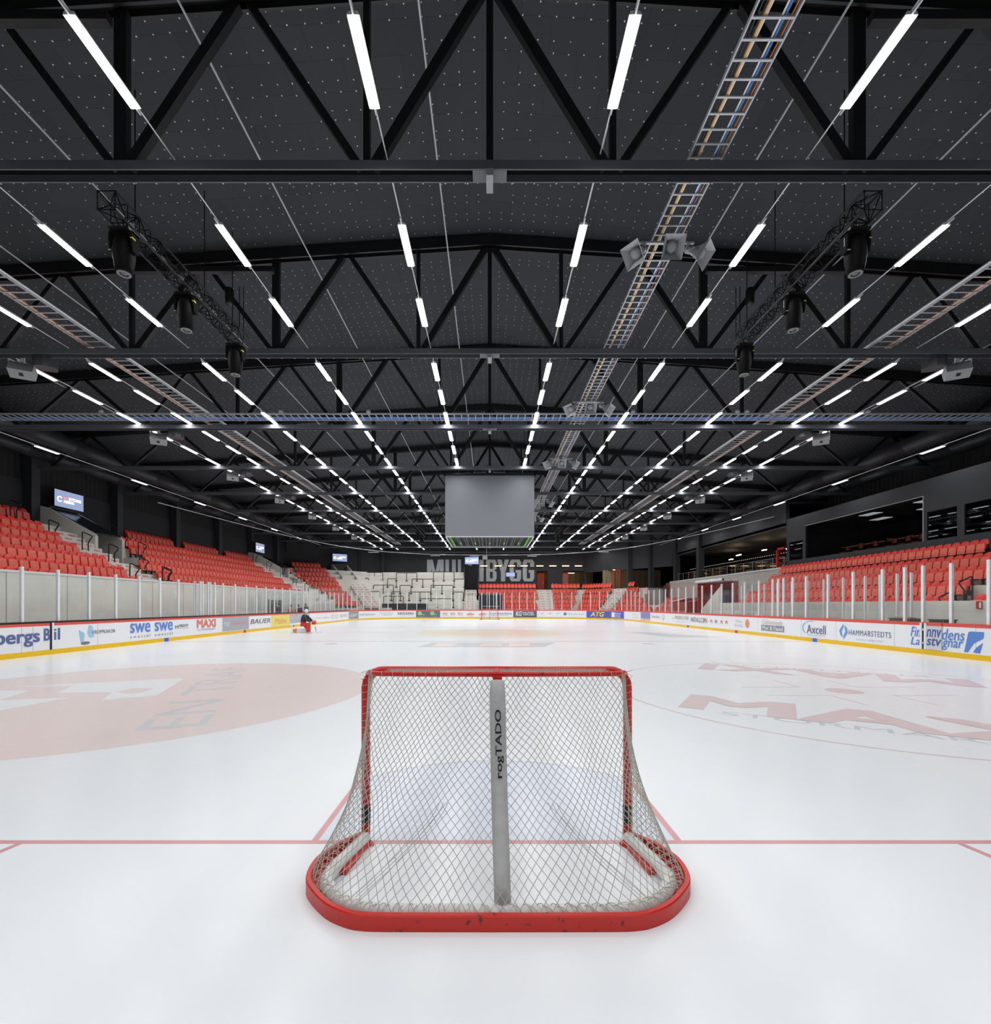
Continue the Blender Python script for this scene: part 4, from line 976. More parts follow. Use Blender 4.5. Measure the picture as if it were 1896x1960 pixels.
# seats of the left stand: rz turns local -Y (front) to +X
rowname = ['bottom', 'second', 'third', 'fourth', 'fifth', 'sixth', 'seventh', 'back wall']
def left_row(k, ya, yb, blk):
    n = max(1, int((yb - ya) / .44)); X = 18.2 + .95 * k if k < 7 else 25.25
    for i in range(n):
        y = yb - .22 - .44 * i if blk.startswith('nearest') else ya + .22 + .44 * i
        seat(-X, y, LT[k], R90, 'red folding seat, %s from the stairs, %s row, %s' % (ordn(i + 1), rowname[k], blk))
for k in range(6): left_row(k, 14.0, 24.85 if k < 3 else (24.2 + .06 * (k - 3)), 'nearest left block')
left_row(7, 22.0, 25.9, 'nearest left block'); left_row(7, 26.75, 27.6, 'strip above the nearest left entrance')
for k in range(6): left_row(k, [27.2, 27.2, 27.1, 28.75, 28.85, 29.0][k], [46.0, 46.0, 46.1, 46.1, 46.2, 46.4][k], 'middle left block')
for a, c in ((32.8, 38.0), (39.0, 44.0), (45.1, 50.0)): left_row(7, a, c, 'back strip between wall columns from %d metres' % a if False else {32.8: 'back strip behind the middle left block', 39.0: 'middle back strip on the left wall', 45.1: 'far back strip on the left wall'}[a])
for k in range(6): left_row(k, 53.8, 55.2 - .1 * k, 'small left block past the second entrance')
# chamfered corner stand, far left
NB_ = Vector((.697, -.717, 0)).normalized(); UB = Vector((.717, .697, 0)).normalized(); PB = Vector((CW0[0], CW0[1], 0))
CT = [HC + 5.45 - .62 * (8 - k) - .85 for k in range(9)]
st2 = thing('grandstand', 'stepped concrete corner stand in the far left corner', 'grandstand')
b = MB()
def corner_prof():
    # offset measured back from wall (0 at the wall), so mirror
    pts = [(0, -.05), (0, CT[8])]
    for k in range(8, 0, -1): o = 1.2 + .85 * (8 - k) + .7; pts += [(o, CT[k]), (o, CT[k - 1])]
    o = 1.2 + .85 * 8 + .75; pts += [(o, CT[0]), (o, -.05)]
    return pts
extr(b, corner_prof(), PB, UB, NB_, -1.0, 14.4); o = b.build('terraces', CONC, st2); fixnormals(o.data)
ang = math.atan2(NB_.y, NB_.x) + R90
def corner_row(k, t0, t1, blk):
    n = max(1, int((t1 - t0) / .47)); o = 1.2 + .85 * (8 - k)
    for i in range(n):
        p = PB + NB_ * o + UB * (t0 + .235 + .47 * i)
        seat(p.x, p.y, CT[k], ang, 'red folding seat, %s from the left, %s row, %s' % (ordn(i + 1), ordn(k + 1), blk), 1.05)
for k in range(9):
    corner_row(k, .2 - .02 * (8 - k), 4.4 + .17 * (8 - k), 'far left corner block')
    if 2 <= k <= 7: corner_row(k, -2.6, -.6, 'narrow strip left of the far corner block')
# corner entrance walls
e = thing('stand_entrance', 'corner stand entrance with pale sloping side walls, far left', 'entrance')
for t in (6.0, 8.1):
    b = MB(); b.prism([(0, CT[3]), (0, 7.2), (.4, 7.2), (3.4, 5.3), (3.4, CT[3])], lambda u, z, w: PB + NB_ * u + UB * w + Vector((0, 0, z)), t - .1, t + .1); o = b.build('side_wall', CONCL, e); fixnormals(o.data)
b = MB(); b.prism([(.3, CT[4]), (.3, 7.3), (.5, 7.3), (.5, CT[4])], lambda u, z, w: PB + NB_ * u + UB * w + Vector((0, 0, z)), 6.1, 8.0); o = b.build('doorway_sheet', mat('entrance_grey', (44, 48, 54), .35), e); fixnormals(o.data)
stair(PB + NB_ * (1.2 + .85 * 8 + .7 + .85), UB, -NB_, 0, .85, CT[:6], 6.0, 8.2, 'white printed steps in the far left corner below the entrance')
stair(PB + NB_ * (1.2 + .85 * 8 + .7 + .85), UB, -NB_, 0, .85, CT[:8], 4.9 + .3, 6.0, 'narrow printed steps left of the corner entrance') if False else None
# standing terrace at the far end
TTz = [1.3 + .46 * k for k in range(12)]
st3 = thing('standing_terrace', 'pale concrete standing terrace with black rails at the far end', 'grandstand')
b = MB(); pts = [(61.0, -.05), (61.0, TTz[0])]
for k in range(1, 12): y = 61.0 + .58 * k; pts += [(y, TTz[k - 1]), (y, TTz[k])]
pts += [(69.9, TTz[-1]), (69.9, -.05)]
b.prism(pts, lambda u, z, w: (w, u, z), -18.6, -3.55); o = b.build('terraces', CONC, st3); fixnormals(o.data)
b = MB(); b.box(-19, -8.0, 60.7, 60.95, 0, 1.9); b.build('front_kerb', mat('kerb_dark', (58, 62, 68)), st3)
def terr(ypx):
    """height of the terrace surface seen in image row"""
    best = None
    for k in range(12):
        y = 61.0 + .58 * k + .05; yy = 1158 - (TTz[k] - HC) * F / y
        if best is None or abs(yy - ypx) < best[0]: best = (abs(yy - ypx), y + .2, TTz[k])
    return best[1], best[2]
RAILS = [(548, 668, 152, 268), (635, 835, 85, 195), (725, 965, 238, 350), (678, 800, 318, 435), (893, 1000, 168, 278), (1000, 1250, 100, 205), (1045, 1178, 246, 355), (942, 1050, 322, 435), (848, 1085, 403, 505), (1190, 1450, 175, 280), (1155, 1420, 325, 435), (1420, 1685, 245, 355), (1290, 1690, 405, 520), (1685, 1810, 325, 435), (1700, 1825, 175, 280), (1450, 1700, 90, 205)]
for i, (a, c, yt, yf) in enumerate(RAILS):
    y, z = terr(1080 + .1582 * yf); x0 = (600 + .1582 * a - 937) * y / F; x1 = (600 + .1582 * c - 937) * y / F
    h = (yf - yt) * .1582 * y / F
    e = thing('terrace_rail', 'black tubular crush rail on the standing terrace, %s counted from the left' % ordn(i + 1), 'rail', (x0, y, z), 0, 'black rails on the standing terrace')
    w = x1 - x0; b = MB(); b.tube([(0, 0, 0), (0, 0, h - .06), (.06, 0, h), (w - .06, 0, h), (w, 0, h - .06), (w, 0, 0)], .05, 7)
    if w > 2: b.tube([(w / 2, 0, 0), (w / 2, 0, h)], .05, 7)
    b.build('tube', BLACK, e); b = MB()
    for x in (0, w) + ((w / 2,) if w > 2 else ()): b.box(x - .15, x + .15, -.08, .08, 0, .14)
    b.build('foot_plate', BLACK, e)
# far end seating
ET = [HC + v - .85 for v in (-.2, .26, .84, 1.5, 2.2, 2.95)]
st4 = thing('grandstand', 'stepped concrete stand behind the far goal', 'grandstand')
b = MB()
def end_prof(lo=0):
    pts = [(61.0 + .85 * lo, -.05), (61.0 + .85 * lo, ET[lo])]
    for k in range(lo + 1, 6): y = 61.0 + .85 * k; pts += [(y, ET[k - 1]), (y, ET[k])]
    return pts + [(67.2, ET[5]), (67.2, -.05)]
b.prism(end_prof(0), lambda u, z, w: (w, u, z), 1.7, 13.6); b.prism(end_prof(4), lambda u, z, w: (w, u, z), -3.5, 1.7); b.prism(end_prof(0), lambda u, z, w: (w, u, z), -3.55, -1.5)
o = b.build('terraces', CONC, st4); fixnormals(o.data)
def end_row(k, x0, x1, blk):
    n = int((x1 - x0) / .5)
    for i in range(n): seat(x0 + .25 + .5 * i, 61.5 + .85 * k, ET[k], 0, 'red folding seat, %s from the left, %s row, %s' % (ordn(i + 1), ordn(k + 1), blk), 1.15)
for k in range(6):
    end_row(k, -1.6 if k > 3 else [1.75, 1.75, 1.6, 1.5][k], 6.55, 'far block right of the players gate')
    end_row(k, 8.5, 10.8 + .36 * k, 'narrow far block between the two stairways')
stair((0, 61.0 - .85 + .85), (1, 0), (0, 1), 0, .85, ET, 6.65, 8.4, 'white printed steps in the far stand, right of the wall letters') 
stair((0, 61.0), (1, 0), (0, 1), 0, .85, ET, -3.45, -1.75, 'white printed steps in the far stand below the end entrance')
e = thing('stand_entrance', 'dark end entrance above the printed steps at the far end', 'entrance')
b = MB(); b.box(-3.5, -1.65, 67.0, 67.15, ET[5], 7.3); b.build('doorway_sheet', mat('entrance_black', (20, 22, 26), .3), e)  # black sheet in place of the shaded tunnel opening
b = MB(); b.box(-3.62, -3.5, 66.4, 69, ET[5], 6.9); b.box(-1.65, -1.53, 65, 69, ET[5], 5.6); b.build('side_wall', WALLB, e)
# players' gate under the far seats
e = thing('players_gate', 'dark grey double gate with white posts under the far seats', 'gate', (0, 60.6, 0))
b = MB(); b.box(-1.35, 1.6, .1, .2, 0, 3.0); b.build('dark_panel', mat('gate_dark', (58, 62, 68), .4), e)
b = MB(); b.box(-.9, 1.2, .05, .1, 1.5, 1.6); b.build('rail', GALV, e)
b = MB()
for x in (-.35, -.05, .5, .8, 1.35): b.box(x - .04, x + .04, -.02, .05, 1.0, 3.35)
b.build('post', ALU, e)
# far right chamfer stand
UR = Vector((8.5, -12.0, 0)).normalized(); NR = Vector((-.816, -.578, 0)).normalized(); PR = Vector((CR0[0], CR0[1], 0))
st5 = thing('grandstand', 'stepped concrete corner stand in the far right corner', 'grandstand')
def rprof(hi=5):
    pts = [(0 if hi == 5 else 2.7 + .85 * (5 - hi) - .3, -.05), (0 if hi == 5 else 2.7 + .85 * (5 - hi) - .3, ET[hi])]
    for k in range(hi, 0, -1): o = 2.7 + .85 * (5 - k) + .5; pts += [(o, ET[k]), (o, ET[k - 1])]
    o = 2.7 + .85 * 5 + .55; return pts + [(o, ET[0]), (o, -.05)]
b = MB(); extr(b, rprof(), PR, UR, NR, .5, 13.4); extr(b, rprof(2), PR, UR, NR, 13.4, 22.4); o = b.build('terraces', CONC, st5); fixnormals(o.data)
angR = math.atan2(NR.y, NR.x) + R90
def rc_row(k, t0, t1, blk):
    n = max(1, int((t1 - t0) / .48)); o = 2.7 + .85 * (5 - k)
    for i in range(n):
        p = PR + NR * o + UR * (t0 + .24 + .48 * i)
        seat(p.x, p.y, ET[k], angR, 'red folding seat, %s from the left, %s row, %s' % (ordn(i + 1), ordn(k + 1), blk), 1.08)
for k in range(6):
    rc_row(k, 5.5 - .66 * k, 9.3 - .28 * k, 'far right block left of the diagonal stairs')
    rc_row(k, 11.5 - .26 * k, 17 - 1.14 * k, 'far right block right of the diagonal stairs')
    if k < 3: rc_row(k, 17.2, 21.8 - k * .3, 'low seats in front of the white parapet far right')
stair(PR + NR * (2.7 + .85 * 5 + .5 + .85), UR, -NR, 0, .85, ET, 9.3, 11.0, 'diagonal white printed steps in the far right stand')
# right straight stand
RT = [HC + v - .85 for v in (.405, 1.0, 1.63, 2.2, 2.89)]
st6 = thing('grandstand', 'stepped concrete stand along the right side of the rink', 'grandstand')
pts = [(17.3, -.05), (17.3, 1.87), (17.42, 1.87), (17.42, RT[0])]
for k in range(1, 5): pts += [(17.45 + .9 * k, RT[k - 1]), (17.45 + .9 * k, RT[k])]
pts += [(22.45, RT[4]), (22.45, -.05)]
b = MB(); extr(b, pts, (0, 0), (0, 1), (1, 0), -6, 35.6); o = b.build('terraces', CONC, st6); fixnormals(o.data)
for k in range(5):
    n = int((35.3 - .2 * (4 - k) - 15.2) / .42); c = 0
    for i in range(n):
        y = 35.0 - .2 * (4 - k) - .42 * i
        if k < 2 and 17.8 < y < 18.6: continue
        c += 1
        seat(18 + .9 * k, y, RT[k], -R90, 'red folding seat, %s from the far end, %s row, right stand' % (ordn(c), ['front', 'second', 'third', 'fourth', 'top'][k]))
for i, (x, y) in enumerate(((17.75, 18.2), (18.6, 18.25))): handrail((x, y), (0, 1), .95, 'bent black handrail by the front seats at the right picture edge, %s one' % ordn(i + 1), RT[i])
# ------------------------------------------------------------------ seat meshes
def seat_parts():
    back = MB(); n = 10; w = .2
    outline = [(-w, .30), (-w * 1.02, .62)] + [(-w * math.cos(math.pi * i / n), .68 + .18 * math.sin(math.pi * i / n) ** .7) for i in range(n + 1)] + [(w * 1.02, .62), (w, .30)]
    def f(u, z, ww): return (u, ww + .04 * ((u / w) ** 2) * -1 + (z - .3) * .16, z)
    back.prism(outline, f, .0, .03)
    lip = MB()
    pan = MB(); o2 = [(-.175, .27), (-.185, .45), (-.17, .60), (-.14, .64), (.14, .64), (.17, .60), (.185, .45), (.175, .27)]
    pan.prism(o2, lambda u, z, ww: (u, ww + (z - .3) * .13 - .03 * (u / .18) ** 2, z), -.13, -.07)
    br = MB(); br.box(.183, .222, -.12, .08, .22, .42); br.box(.19, .21, -.02, .03, .4, .6); br.box(-.02, .02, .0, .1, .05, .35); br.box(-.1, .1, .04, .1, .0, .06)
    return back, pan, br
sb, sp, sbr = seat_parts()
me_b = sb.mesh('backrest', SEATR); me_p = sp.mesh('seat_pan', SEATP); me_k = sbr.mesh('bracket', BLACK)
for m_ in (me_b, me_p, me_k): fixnormals(m_)
def in_view(x, y):
    if y < 1: return False
    px = 937 + F * x / y
    return -5 < px < 1901
vis = [s for s in SEATS if in_view(s[0], s[1])]
vis.sort(key=lambda s: (s[0] ** 2 + s[1] ** 2))
for (x, y, z, rz, sx, lab) in vis[:300]:
    e = bpy.data.objects.new('stadium_seat', None); COL.objects.link(e); e.location = (x, y, z); e.rotation_euler = (0, 0, rz); e.scale = (sx, 1, 1)
    e.empty_display_size = .2; e['label'] = lab; e['category'] = 'seat'; e['group'] = 'red folding stadium seats'
    for nm, me in (('backrest', me_b), ('seat_pan', me_p), ('bracket', me_k)):
        c = bpy.data.objects.new(nm, me); COL.objects.link(c); c.parent = e
big = MB(); big.v = []; mats_i = []
for (x, y, z, rz, sx, lab) in vis[300:]:
    M = Matrix.Translation((x, y, z)) @ Matrix.Rotation(rz, 4, 'Z') @ Matrix.Diagonal((sx, 1, 1, 1))
    for mi, mb in enumerate((sb, sp, sbr)):
        big.add(mb.v, mb.f, M); mats_i += [mi] * len(mb.f)
me = bpy.data.meshes.new('distant_seats'); me.from_pydata(big.v, [], big.f)
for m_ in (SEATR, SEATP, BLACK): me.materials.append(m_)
me.polygons.foreach_set('material_index', mats_i); fixnormals(me); me.update()
o = link('distant_seats', me); tag(o, 'many more distant red folding seats filling the far parts of the stands', 'seats'); o['kind'] = 'stuff'
print('SEATS', len(SEATS), 'visible', len(vis))
# ------------------------------------------------------------------ goals
NETM = mat('net_twine', (182, 181, 171), .8, var=.1, scale=20)
PAD = mat('worn_white_padding', (222, 223, 223), .6, var=.16, scale=14, bump=.15)
PADG = mat('worn_grey_padding', (176, 178, 179), .65, var=.22, scale=16, bump=.2)
def goal_red():
    m, nt, b = procmat('scuffed_red_frame_paint'); N = nt.nodes; L = nt.links
    tc = N.new('ShaderNodeTexCoord'); n1 = N.new('ShaderNodeTexNoise'); n1.inputs['Scale'].default_value = 22; n1.inputs['Detail'].default_value = 5; L.new(tc.outputs['Object'], n1.inputs['Vector'])
    r = N.new('ShaderNodeValToRGB'); r.color_ramp.elements[0].position = .30; r.color_ramp.elements[0].color = lin((96, 34, 30)); r.color_ramp.elements[1].position = .37; r.color_ramp.elements[1].color = lin((200, 34, 24))
    L.new(n1.outputs['Fac'], r.inputs[0]); L.new(r.outputs[0], b.inputs['Base Color']); b.inputs['Roughness'].default_value = .33
    return m
GRED = goal_red()
def interp(path, t):
    """point at fraction t of the arc length"""
    if not hasattr(interp, 'c'): interp.c = {}
    key = id(path)
    if key not in interp.c:
        L = [0]
        for a, b_ in zip(path, path[1:]): L.append(L[-1] + (Vector(b_) - Vector(a)).length)
        interp.c[key] = (L, path)
    L, _ = interp.c[key]; d = max(0, min(1, t)) * L[-1]
    for i in range(len(L) - 1):
        if d <= L[i + 1] + 1e-9:
            f = (d - L[i]) / max(1e-9, L[i + 1] - L[i]); return Vector(path[i]).lerp(Vector(path[i + 1]), f)
    return Vector(path[-1])
def smooth_path(pts, k=5):
    out = []; P = [Vector(p) for p in pts]
    for i in range(len(P) - 1):
        p0 = P[max(i - 1, 0)]; p1 = P[i]; p2 = P[i + 1]; p3 = P[min(i + 2, len(P) - 1)]
        for j in range(k):
            t = j / k; out.append(.5 * ((2 * p1) + (p2 - p0) * t + (2 * p0 - 5 * p1 + 4 * p2 - p3) * t * t + (3 * p1 - p0 - 3 * p2 + p3) * t ** 3))
    out.append(P[-1]); return out
HALF = [(-.95, 3.44), (-1.01, 3.37), (-1.08, 3.285), (-1.143, 3.165), (-1.177, 3.05), (-1.174, 2.926), (-1.142, 2.81), (-1.084, 2.723), (-.995, 2.626), (-.915, 2.561), (-.811, 2.507), (-.735, 2.487), (-.627, 2.479), (-.3, 2.477)]
def mirror(h): return h + [(-x, y) for x, y in reversed(h)]
def make_goal(label, loc, rz, fine):
    """local frame: mouth on y=3.42 facing +y, back towards -y"""
    e = thing('ice_hockey_goal', label, 'goal', loc, rz)
    OUT = smooth_path([(x, y, 0) for x, y in mirror(HALF)], 4)
    def inset(d, z):
        r = []
        for i, p in enumerate(OUT):
            t = (OUT[min(i + 1, len(OUT) - 1)] - OUT[max(i - 1, 0)]).normalized(); n = Vector((-t.y, t.x, 0))
            r.append(Vector((p.x, p.y, z)) + n * d)
        return r
    Y = 3.42
    b = MB(); c = [(-.945, Y, 0.0), (-.945, Y, 1.12)] + [(-.945 + .12 * (1 - math.cos(a)), Y, 1.12 + .12 * math.sin(a)) for a in [math.radians(v) for v in (20, 40, 60, 80, 90)]]
    c = c + [(-x, y, z) for x, y, z in reversed(c)]
    b.tube(c, .031, 14); b.build('post_and_crossbar', GRED, e, True)
    # upper rear frame
    TOP = smooth_path([(-.93, Y, 1.215), (-.90, Y - .08, 1.235), (-.86, Y - .18, 1.25), (-.79, Y - .26, 1.255), (-.5, Y - .28, 1.255), (0, Y - .29, 1.255), (.5, Y - .28, 1.255), (.79, Y - .26, 1.255), (.86, Y - .18, 1.25), (.90, Y - .08, 1.235), (.93, Y, 1.215)], 4)
    b = MB(); b.tube(TOP, .017, 10); b.build('upper_rear_bar', GRED, e, True)
    b = MB(); b.tube([(0, Y, 1.24), (0, Y - .3, 1.25)], .02, 8); b.box(-.03, .03, Y - .34, Y - .29, 1.17, 1.25); b.build('top_brace', GRED, e)
    # base skirt: vertical outer band with an inner lip and floor plate
    vs = []; fs = []; ring_ = [inset(0, 0.0), inset(0, .078), inset(-.006, .085), inset(-.03, .085), inset(-.036, .078), inset(-.036, .03), inset(-.10, .02), inset(-.10, .0)]
    # orient: make sure the inset goes inwards
    cx = Vector((0, 3.0, 0)); m0 = len(OUT) // 2
    if (ring_[6][m0] - cx).length > (ring_[0][m0] - cx).length:
        ring_ = [inset(0, 0.0), inset(0, .078), inset(.006, .085), inset(.03, .085), inset(.036, .078), inset(.036, .03), inset(.10, .02), inset(.10, .0)]; sg = 1
    else: sg = -1
    n = len(OUT); K = len(ring_)
    for r in ring_: vs += r
    for k in range(K):
        l = (k + 1) % K
        for i in range(n - 1): fs.append((k * n + i, k * n + i + 1, l * n + i + 1, l * n + i))
    b = MB(); b.add(vs, fs); o = b.build('base_skirt', GRED, e, False); fixnormals(o.data)
    # padded inner tube on the floor
    IN = smooth_path([(x, y, z) for x, y, z in [(-.94, Y - .03, .05), (-.985, 3.2, .05), (-1.03, 3.0, .05), (-1.035, 2.87, .05), (-.98, 2.76, .05), (-.88, 2.66, .05), (-.76, 2.60, .05), (-.6, 2.565, .05), (-.2, 2.56, .05), (.2, 2.56, .05), (.6, 2.565, .05), (.76, 2.60, .05), (.88, 2.66, .05), (.98, 2.76, .05), (1.035, 2.87, .05), (1.03, 3.0, .05), (.985, 3.2, .05), (.94, Y - .03, .05)]], 4)
    b = MB(); b.tube(IN, .042, 12); b.build('floor_padding', PAD, e, True)
    b = MB()
    for s in (-1, 1):
        b.bar((s * .925, Y - .03, .02), (s * .985, 3.0, .02), .05, .035)
    b.build('floor_plate', GRED, e)
    # padded centre post
    b = MB(); b.tube([(0, Y - .33, 1.22), (.0, Y - .36, 1.12), (.005, 3.02, .8), (.01, 2.86, .5), (.018, 2.68, .2), (.022, 2.58, .05)], [.045, .052, .052, .05, .048, .046], 16); o = b.build('padded_centre_post', PADG, e, True)
    if fine:
        p0 = Vector((.008, 2.945, .66)); p1 = Vector((.002, 3.055, 1.05)); du = (p1 - p0).normalized(); dv = Vector((-1, 0, 0))
        b = MB(); nn = du.cross(dv); off = -.056
        q = p0 + Vector((0, -.064, 0)); put_text(b, 'rogTADO', q + Vector((.030, 0, 0)), du, dv, (p1 - p0).length, .05, .02); b.build('lettering', BLACK, o)
        b = MB()
        for s in (-1, 1): b.tube([(s * .943, Y, .14), (s * .943, Y, .27)], .0325, 12)
        b.build('post_sleeve', BLACK, e, True)
    # netting
    BOT = [Vector((-.945, Y, .07))] + inset(sg * .038, .086)[3:-3] + [Vector((.945, Y, .07))]
    TN_ = [Vector(p) for p in TOP]
    NU, NV = (132, 44) if fine else (40, 16)
    cu = .17   # share of the side netting
    import functools
    def S(u, v):
        # bottom arc length uniform; top: side part compressed
        if u < cu: tu = (u / cu) * .125
        elif u > 1 - cu: tu = 1 - ((1 - u) / cu) * .125
        else: tu = .125 + (u - cu) / (1 - 2 * cu) * .75
        T = interp(TN_, tu); Bp = interp(BOT, u)
        w = .18 * v + .82 * v ** 2.6
        if u < .03 or u > .97: w = v * (.3 + .7 * v)
        p = T.lerp(Bp, w); z = T.z + (Bp.z - T.z) * v
        p.z = z
        # slack and sag
        sl = math.sin(math.pi * v) * math.sin(math.pi * min(1, max(0, (u * 2) % 1)))
        p.y -= .025 * sl
        p.x += .006 * math.sin(u * 61 + v * 9); p.z += .006 * math.sin(u * 47 + v * 14)
        return p
    grid = {}
    def warp(u, v):    # strands fan out from the top middle of each half like a hung net
        return min(1, max(0, u + .012 * math.sin(2 * math.pi * u * 2) * math.sin(math.pi * v))), v
    for j in range(NV + 1):
        for i in range(NU + 1):
            if (i + j) % 2 == 0: grid[i, j] = S(*warp(i / NU, j / NV))
    b = MB(); r = .0021 if fine else .004
    def chain(pts):
        if len(pts) > 1: b.tube(pts, r, 4, cap=False)
    for i0 in range(-NV, NU + 1):
        for dr in (1, -1):
            pts = []
            for j in range(NV + 1):
                i = i0 + j if dr == 1 else i0 + NV - j
                if (i, j) in grid: pts.append(grid[i, j])
                else:
                    chain(pts); pts = []
            chain(pts)
    # top netting between crossbar and rear bar
    n1 = 90 if fine else 24
    for k in range(n1):
        for d in (-1, 1):
            x0 = -.9 + 1.8 * k / n1; pts = []
            for q in range(7):
                t = q / 6; x = x0 + d * .26 * t
                if abs(x) < .80: pts.append((x, Y - .0 - .27 * t + .0, 1.265 - .035 * math.sin(math.pi * t)))
            chain(pts)
    if fine:   # lacing around the base and bunched twine
        random.seed(11)
        for ph in range(2):
            pts = []
            for k in range(1500):
                t = k / 1499; c0 = interp(BOT, .02 + .96 * t); c1 = interp(IN, .02 + .96 * t); a = t * 2 * math.pi * 44 + ph * 2.1
                c_ = c0.lerp(c1, .5 + .5 * math.cos(a)); c_.z = .075 + .035 * math.sin(a) * (1 if ph else .6) + random.uniform(-.004, .004); pts.append(c_)
            b.tube(pts, .0022, 4, cap=False)
        for s in (-1, 1):
            for k in range(23):    # lacing on the posts
                z = .1 + k * .05; b.tube([(s * .945 + .034 * math.cos(a), Y + .034 * math.sin(a), z + .025 * a / math.pi) for a in [math.pi * 2 * q / 8 for q in range(9)]], .0019, 4, cap=False)
        for k in range(24):
            x = -.84 + 1.66 * k / 23; b.tube([(x + .012 * q / 8, Y - .28 + .02 * math.cos(2 * math.pi * q / 8), 1.255 + .02 * math.sin(2 * math.pi * q / 8)) for q in range(9)], .0019, 4, cap=False)
        # gathered folds hanging from the lower corners
        for s in (-1, 1):
            for f in range(3):
                pts = []
                for k in range(40):
                    t = k / 39; x = s * (.30 + f * .03 + .50 * t ** .8); y = 2.86 - .22 * t + .02 * f; z = .52 - .46 * t ** .6 - f * .012
                    pts.append((x, y, z))
                b.tube(pts, .002, 4, cap=False)
    b.build('netting', NETM, e)
    return e
make_goal('large red ice hockey goal with white netting in the foreground, seen from behind', (.05, 0, 0), 0, True)
make_goal('small distant red ice hockey goal at the far end of the ice', (0.0, FY + 3.42, 0), math.pi, False)
# ------------------------------------------------------------------ people
def skin(name, V, E, R, m, parent, sub=2):
    me = bpy.data.meshes.new(name); me.from_pydata(V, E, []); o = bpy.data.objects.new(name, me); COL.objects.link(o)
    md = o.modifiers.new('skin', 'SKIN'); md.use_smooth_shade = True
    if not me.skin_vertices: me.skin_vertices.new() if hasattr(me.skin_vertices, 'new') else None
    for i, r in enumerate(R):
        sv = me.skin_vertices[0].data[i]; sv.radius = (r, r) if not isinstance(r, tuple) else r; sv.use_root = (i == 0)
    ss = o.modifiers.new('sub', 'SUBSURF'); ss.levels = sub; ss.render_levels = sub
    dg = bpy.context.evaluated_depsgraph_get(); dg.update()
    nm = bpy.data.meshes.new_from_object(o.evaluated_get(dg)); nm.name = name
    bpy.data.objects.remove(o); nm.materials.clear(); nm.materials.append(m)
    for p in nm.polygons: p.use_smooth = True
    return link(name, nm, parent)
SKIN = mat('skin', (214, 168, 142), .5)
def blob(name, m, parent, c, r, squash=(1, 1, 1), n=14):
    prof = [(math.sin(math.pi * k / 10) * r + 1e-4, -math.cos(math.pi * k / 10) * r) for k in range(11)]
    b = MB(); b.lathe(prof, n, Matrix.Translation(c) @ Matrix.Diagonal((squash[0], squash[1], squash[2], 1))); return b.build(name, m, parent, True)
def person(label, loc, rz, J, topc, legc, headc, hairname='hair', gloves=None, covered=True):
    e = thing('person', label, 'person', loc, rz)
    V = [J['pelvis'], J['belly'], J['chest'], J['neck'], J['head'], J['crown']]; R = [.13, .125, .145, .06, .085, .07]; E = [(0, 1), (1, 2), (2, 3), (3, 4), (4, 5)]
    def limb(root, pts, rad):
        k = root
        for p, r in zip(pts, rad): V.append(p); R.append(r); E.append((k, len(V) - 1)); k = len(V) - 1
        return k
    for s in ('l', 'r'):
        w = limb(2, J['arm_' + s], [.06, .046, .032])
        h = Vector(J['arm_' + s][-1]); d = (h - Vector(J['arm_' + s][-2])).normalized(); sd = d.cross(Vector((0, 0, 1))).normalized(); dn = Vector((0, 0, -1))
        pm = limb(w, [tuple(h + d * .06)], [.03])
        for f, (o_, l_) in enumerate(((-.028, .06), (-.009, .075), (.009, .07), (.028, .055))):
            limb(pm, [tuple(h + d * .1 + sd * o_), tuple(h + d * (.1 + l_ * .6) + sd * o_ + dn * .015), tuple(h + d * (.1 + l_) + sd * o_ + dn * .04)], [.010, .009, .008])
        limb(w, [tuple(h + d * .04 + sd * .04), tuple(h + d * .08 + sd * .05 + dn * .01)], [.012, .009])
        limb(0, J['leg_' + s], [.085, .058, .042, .035])
    body = skin('body', V, E, R, SKIN, e, 1)
    V = [J['pelvis'], J['belly'], J['chest'], tuple(Vector(J['chest']).lerp(Vector(J['neck']), .7))]; R = [.19, .18, .19, .1]; E = [(0, 1), (1, 2), (2, 3)]
    for s in ('l', 'r'): limb(2, [J['arm_' + s][0], J['arm_' + s][1], tuple(Vector(J['arm_' + s][1]).lerp(Vector(J['arm_' + s][2]), .95))], [.1, .08, .062])
    skin('jacket', V, E, R, topc, e, 2)
    V = [tuple(Vector(J['pelvis']) + Vector((0, 0, .03)))]; R = [.165]; E = []
    for s in ('l', 'r'): limb(0, J['leg_' + s][:3], [.12, .085, .065])
    skin('trousers', V, E, R, legc, e, 2)
    h = Vector(J['head'])
    blob(hairname, headc, e, h + Vector((-.012, 0, .045)), .118, (1, .86, 1.0))
    # face: nose, eyes, mouth, ears
    b = MB(); b.tube([h + Vector((.09, 0, .035)), h + Vector((.118, 0, -.005)), h + Vector((.095, 0, -.015))], [.008, .014, .01], 6); b.build('nose', SKIN, body)
    b = MB()
    for s in (-1, 1): b.box(h.x + .085, h.x + .096, h.y + s * .032 - .01, h.y + s * .032 + .01, h.z + .022, h.z + .032)
    b.build('eye', BLACK, body)
    b = MB(); b.box(h.x + .08, h.x + .092, h.y - .022, h.y + .022, h.z - .05, h.z - .042); b.build('mouth', mat('lips', (160, 90, 84)), body)
    b = MB()
    for s in (-1, 1): b.tube([h + Vector((0, s * .088, -.02)), h + Vector((-.01, s * .1, .02)), h + Vector((.005, s * .09, .04))], .012, 6)
    b.build('ear', SKIN, body)
    return e
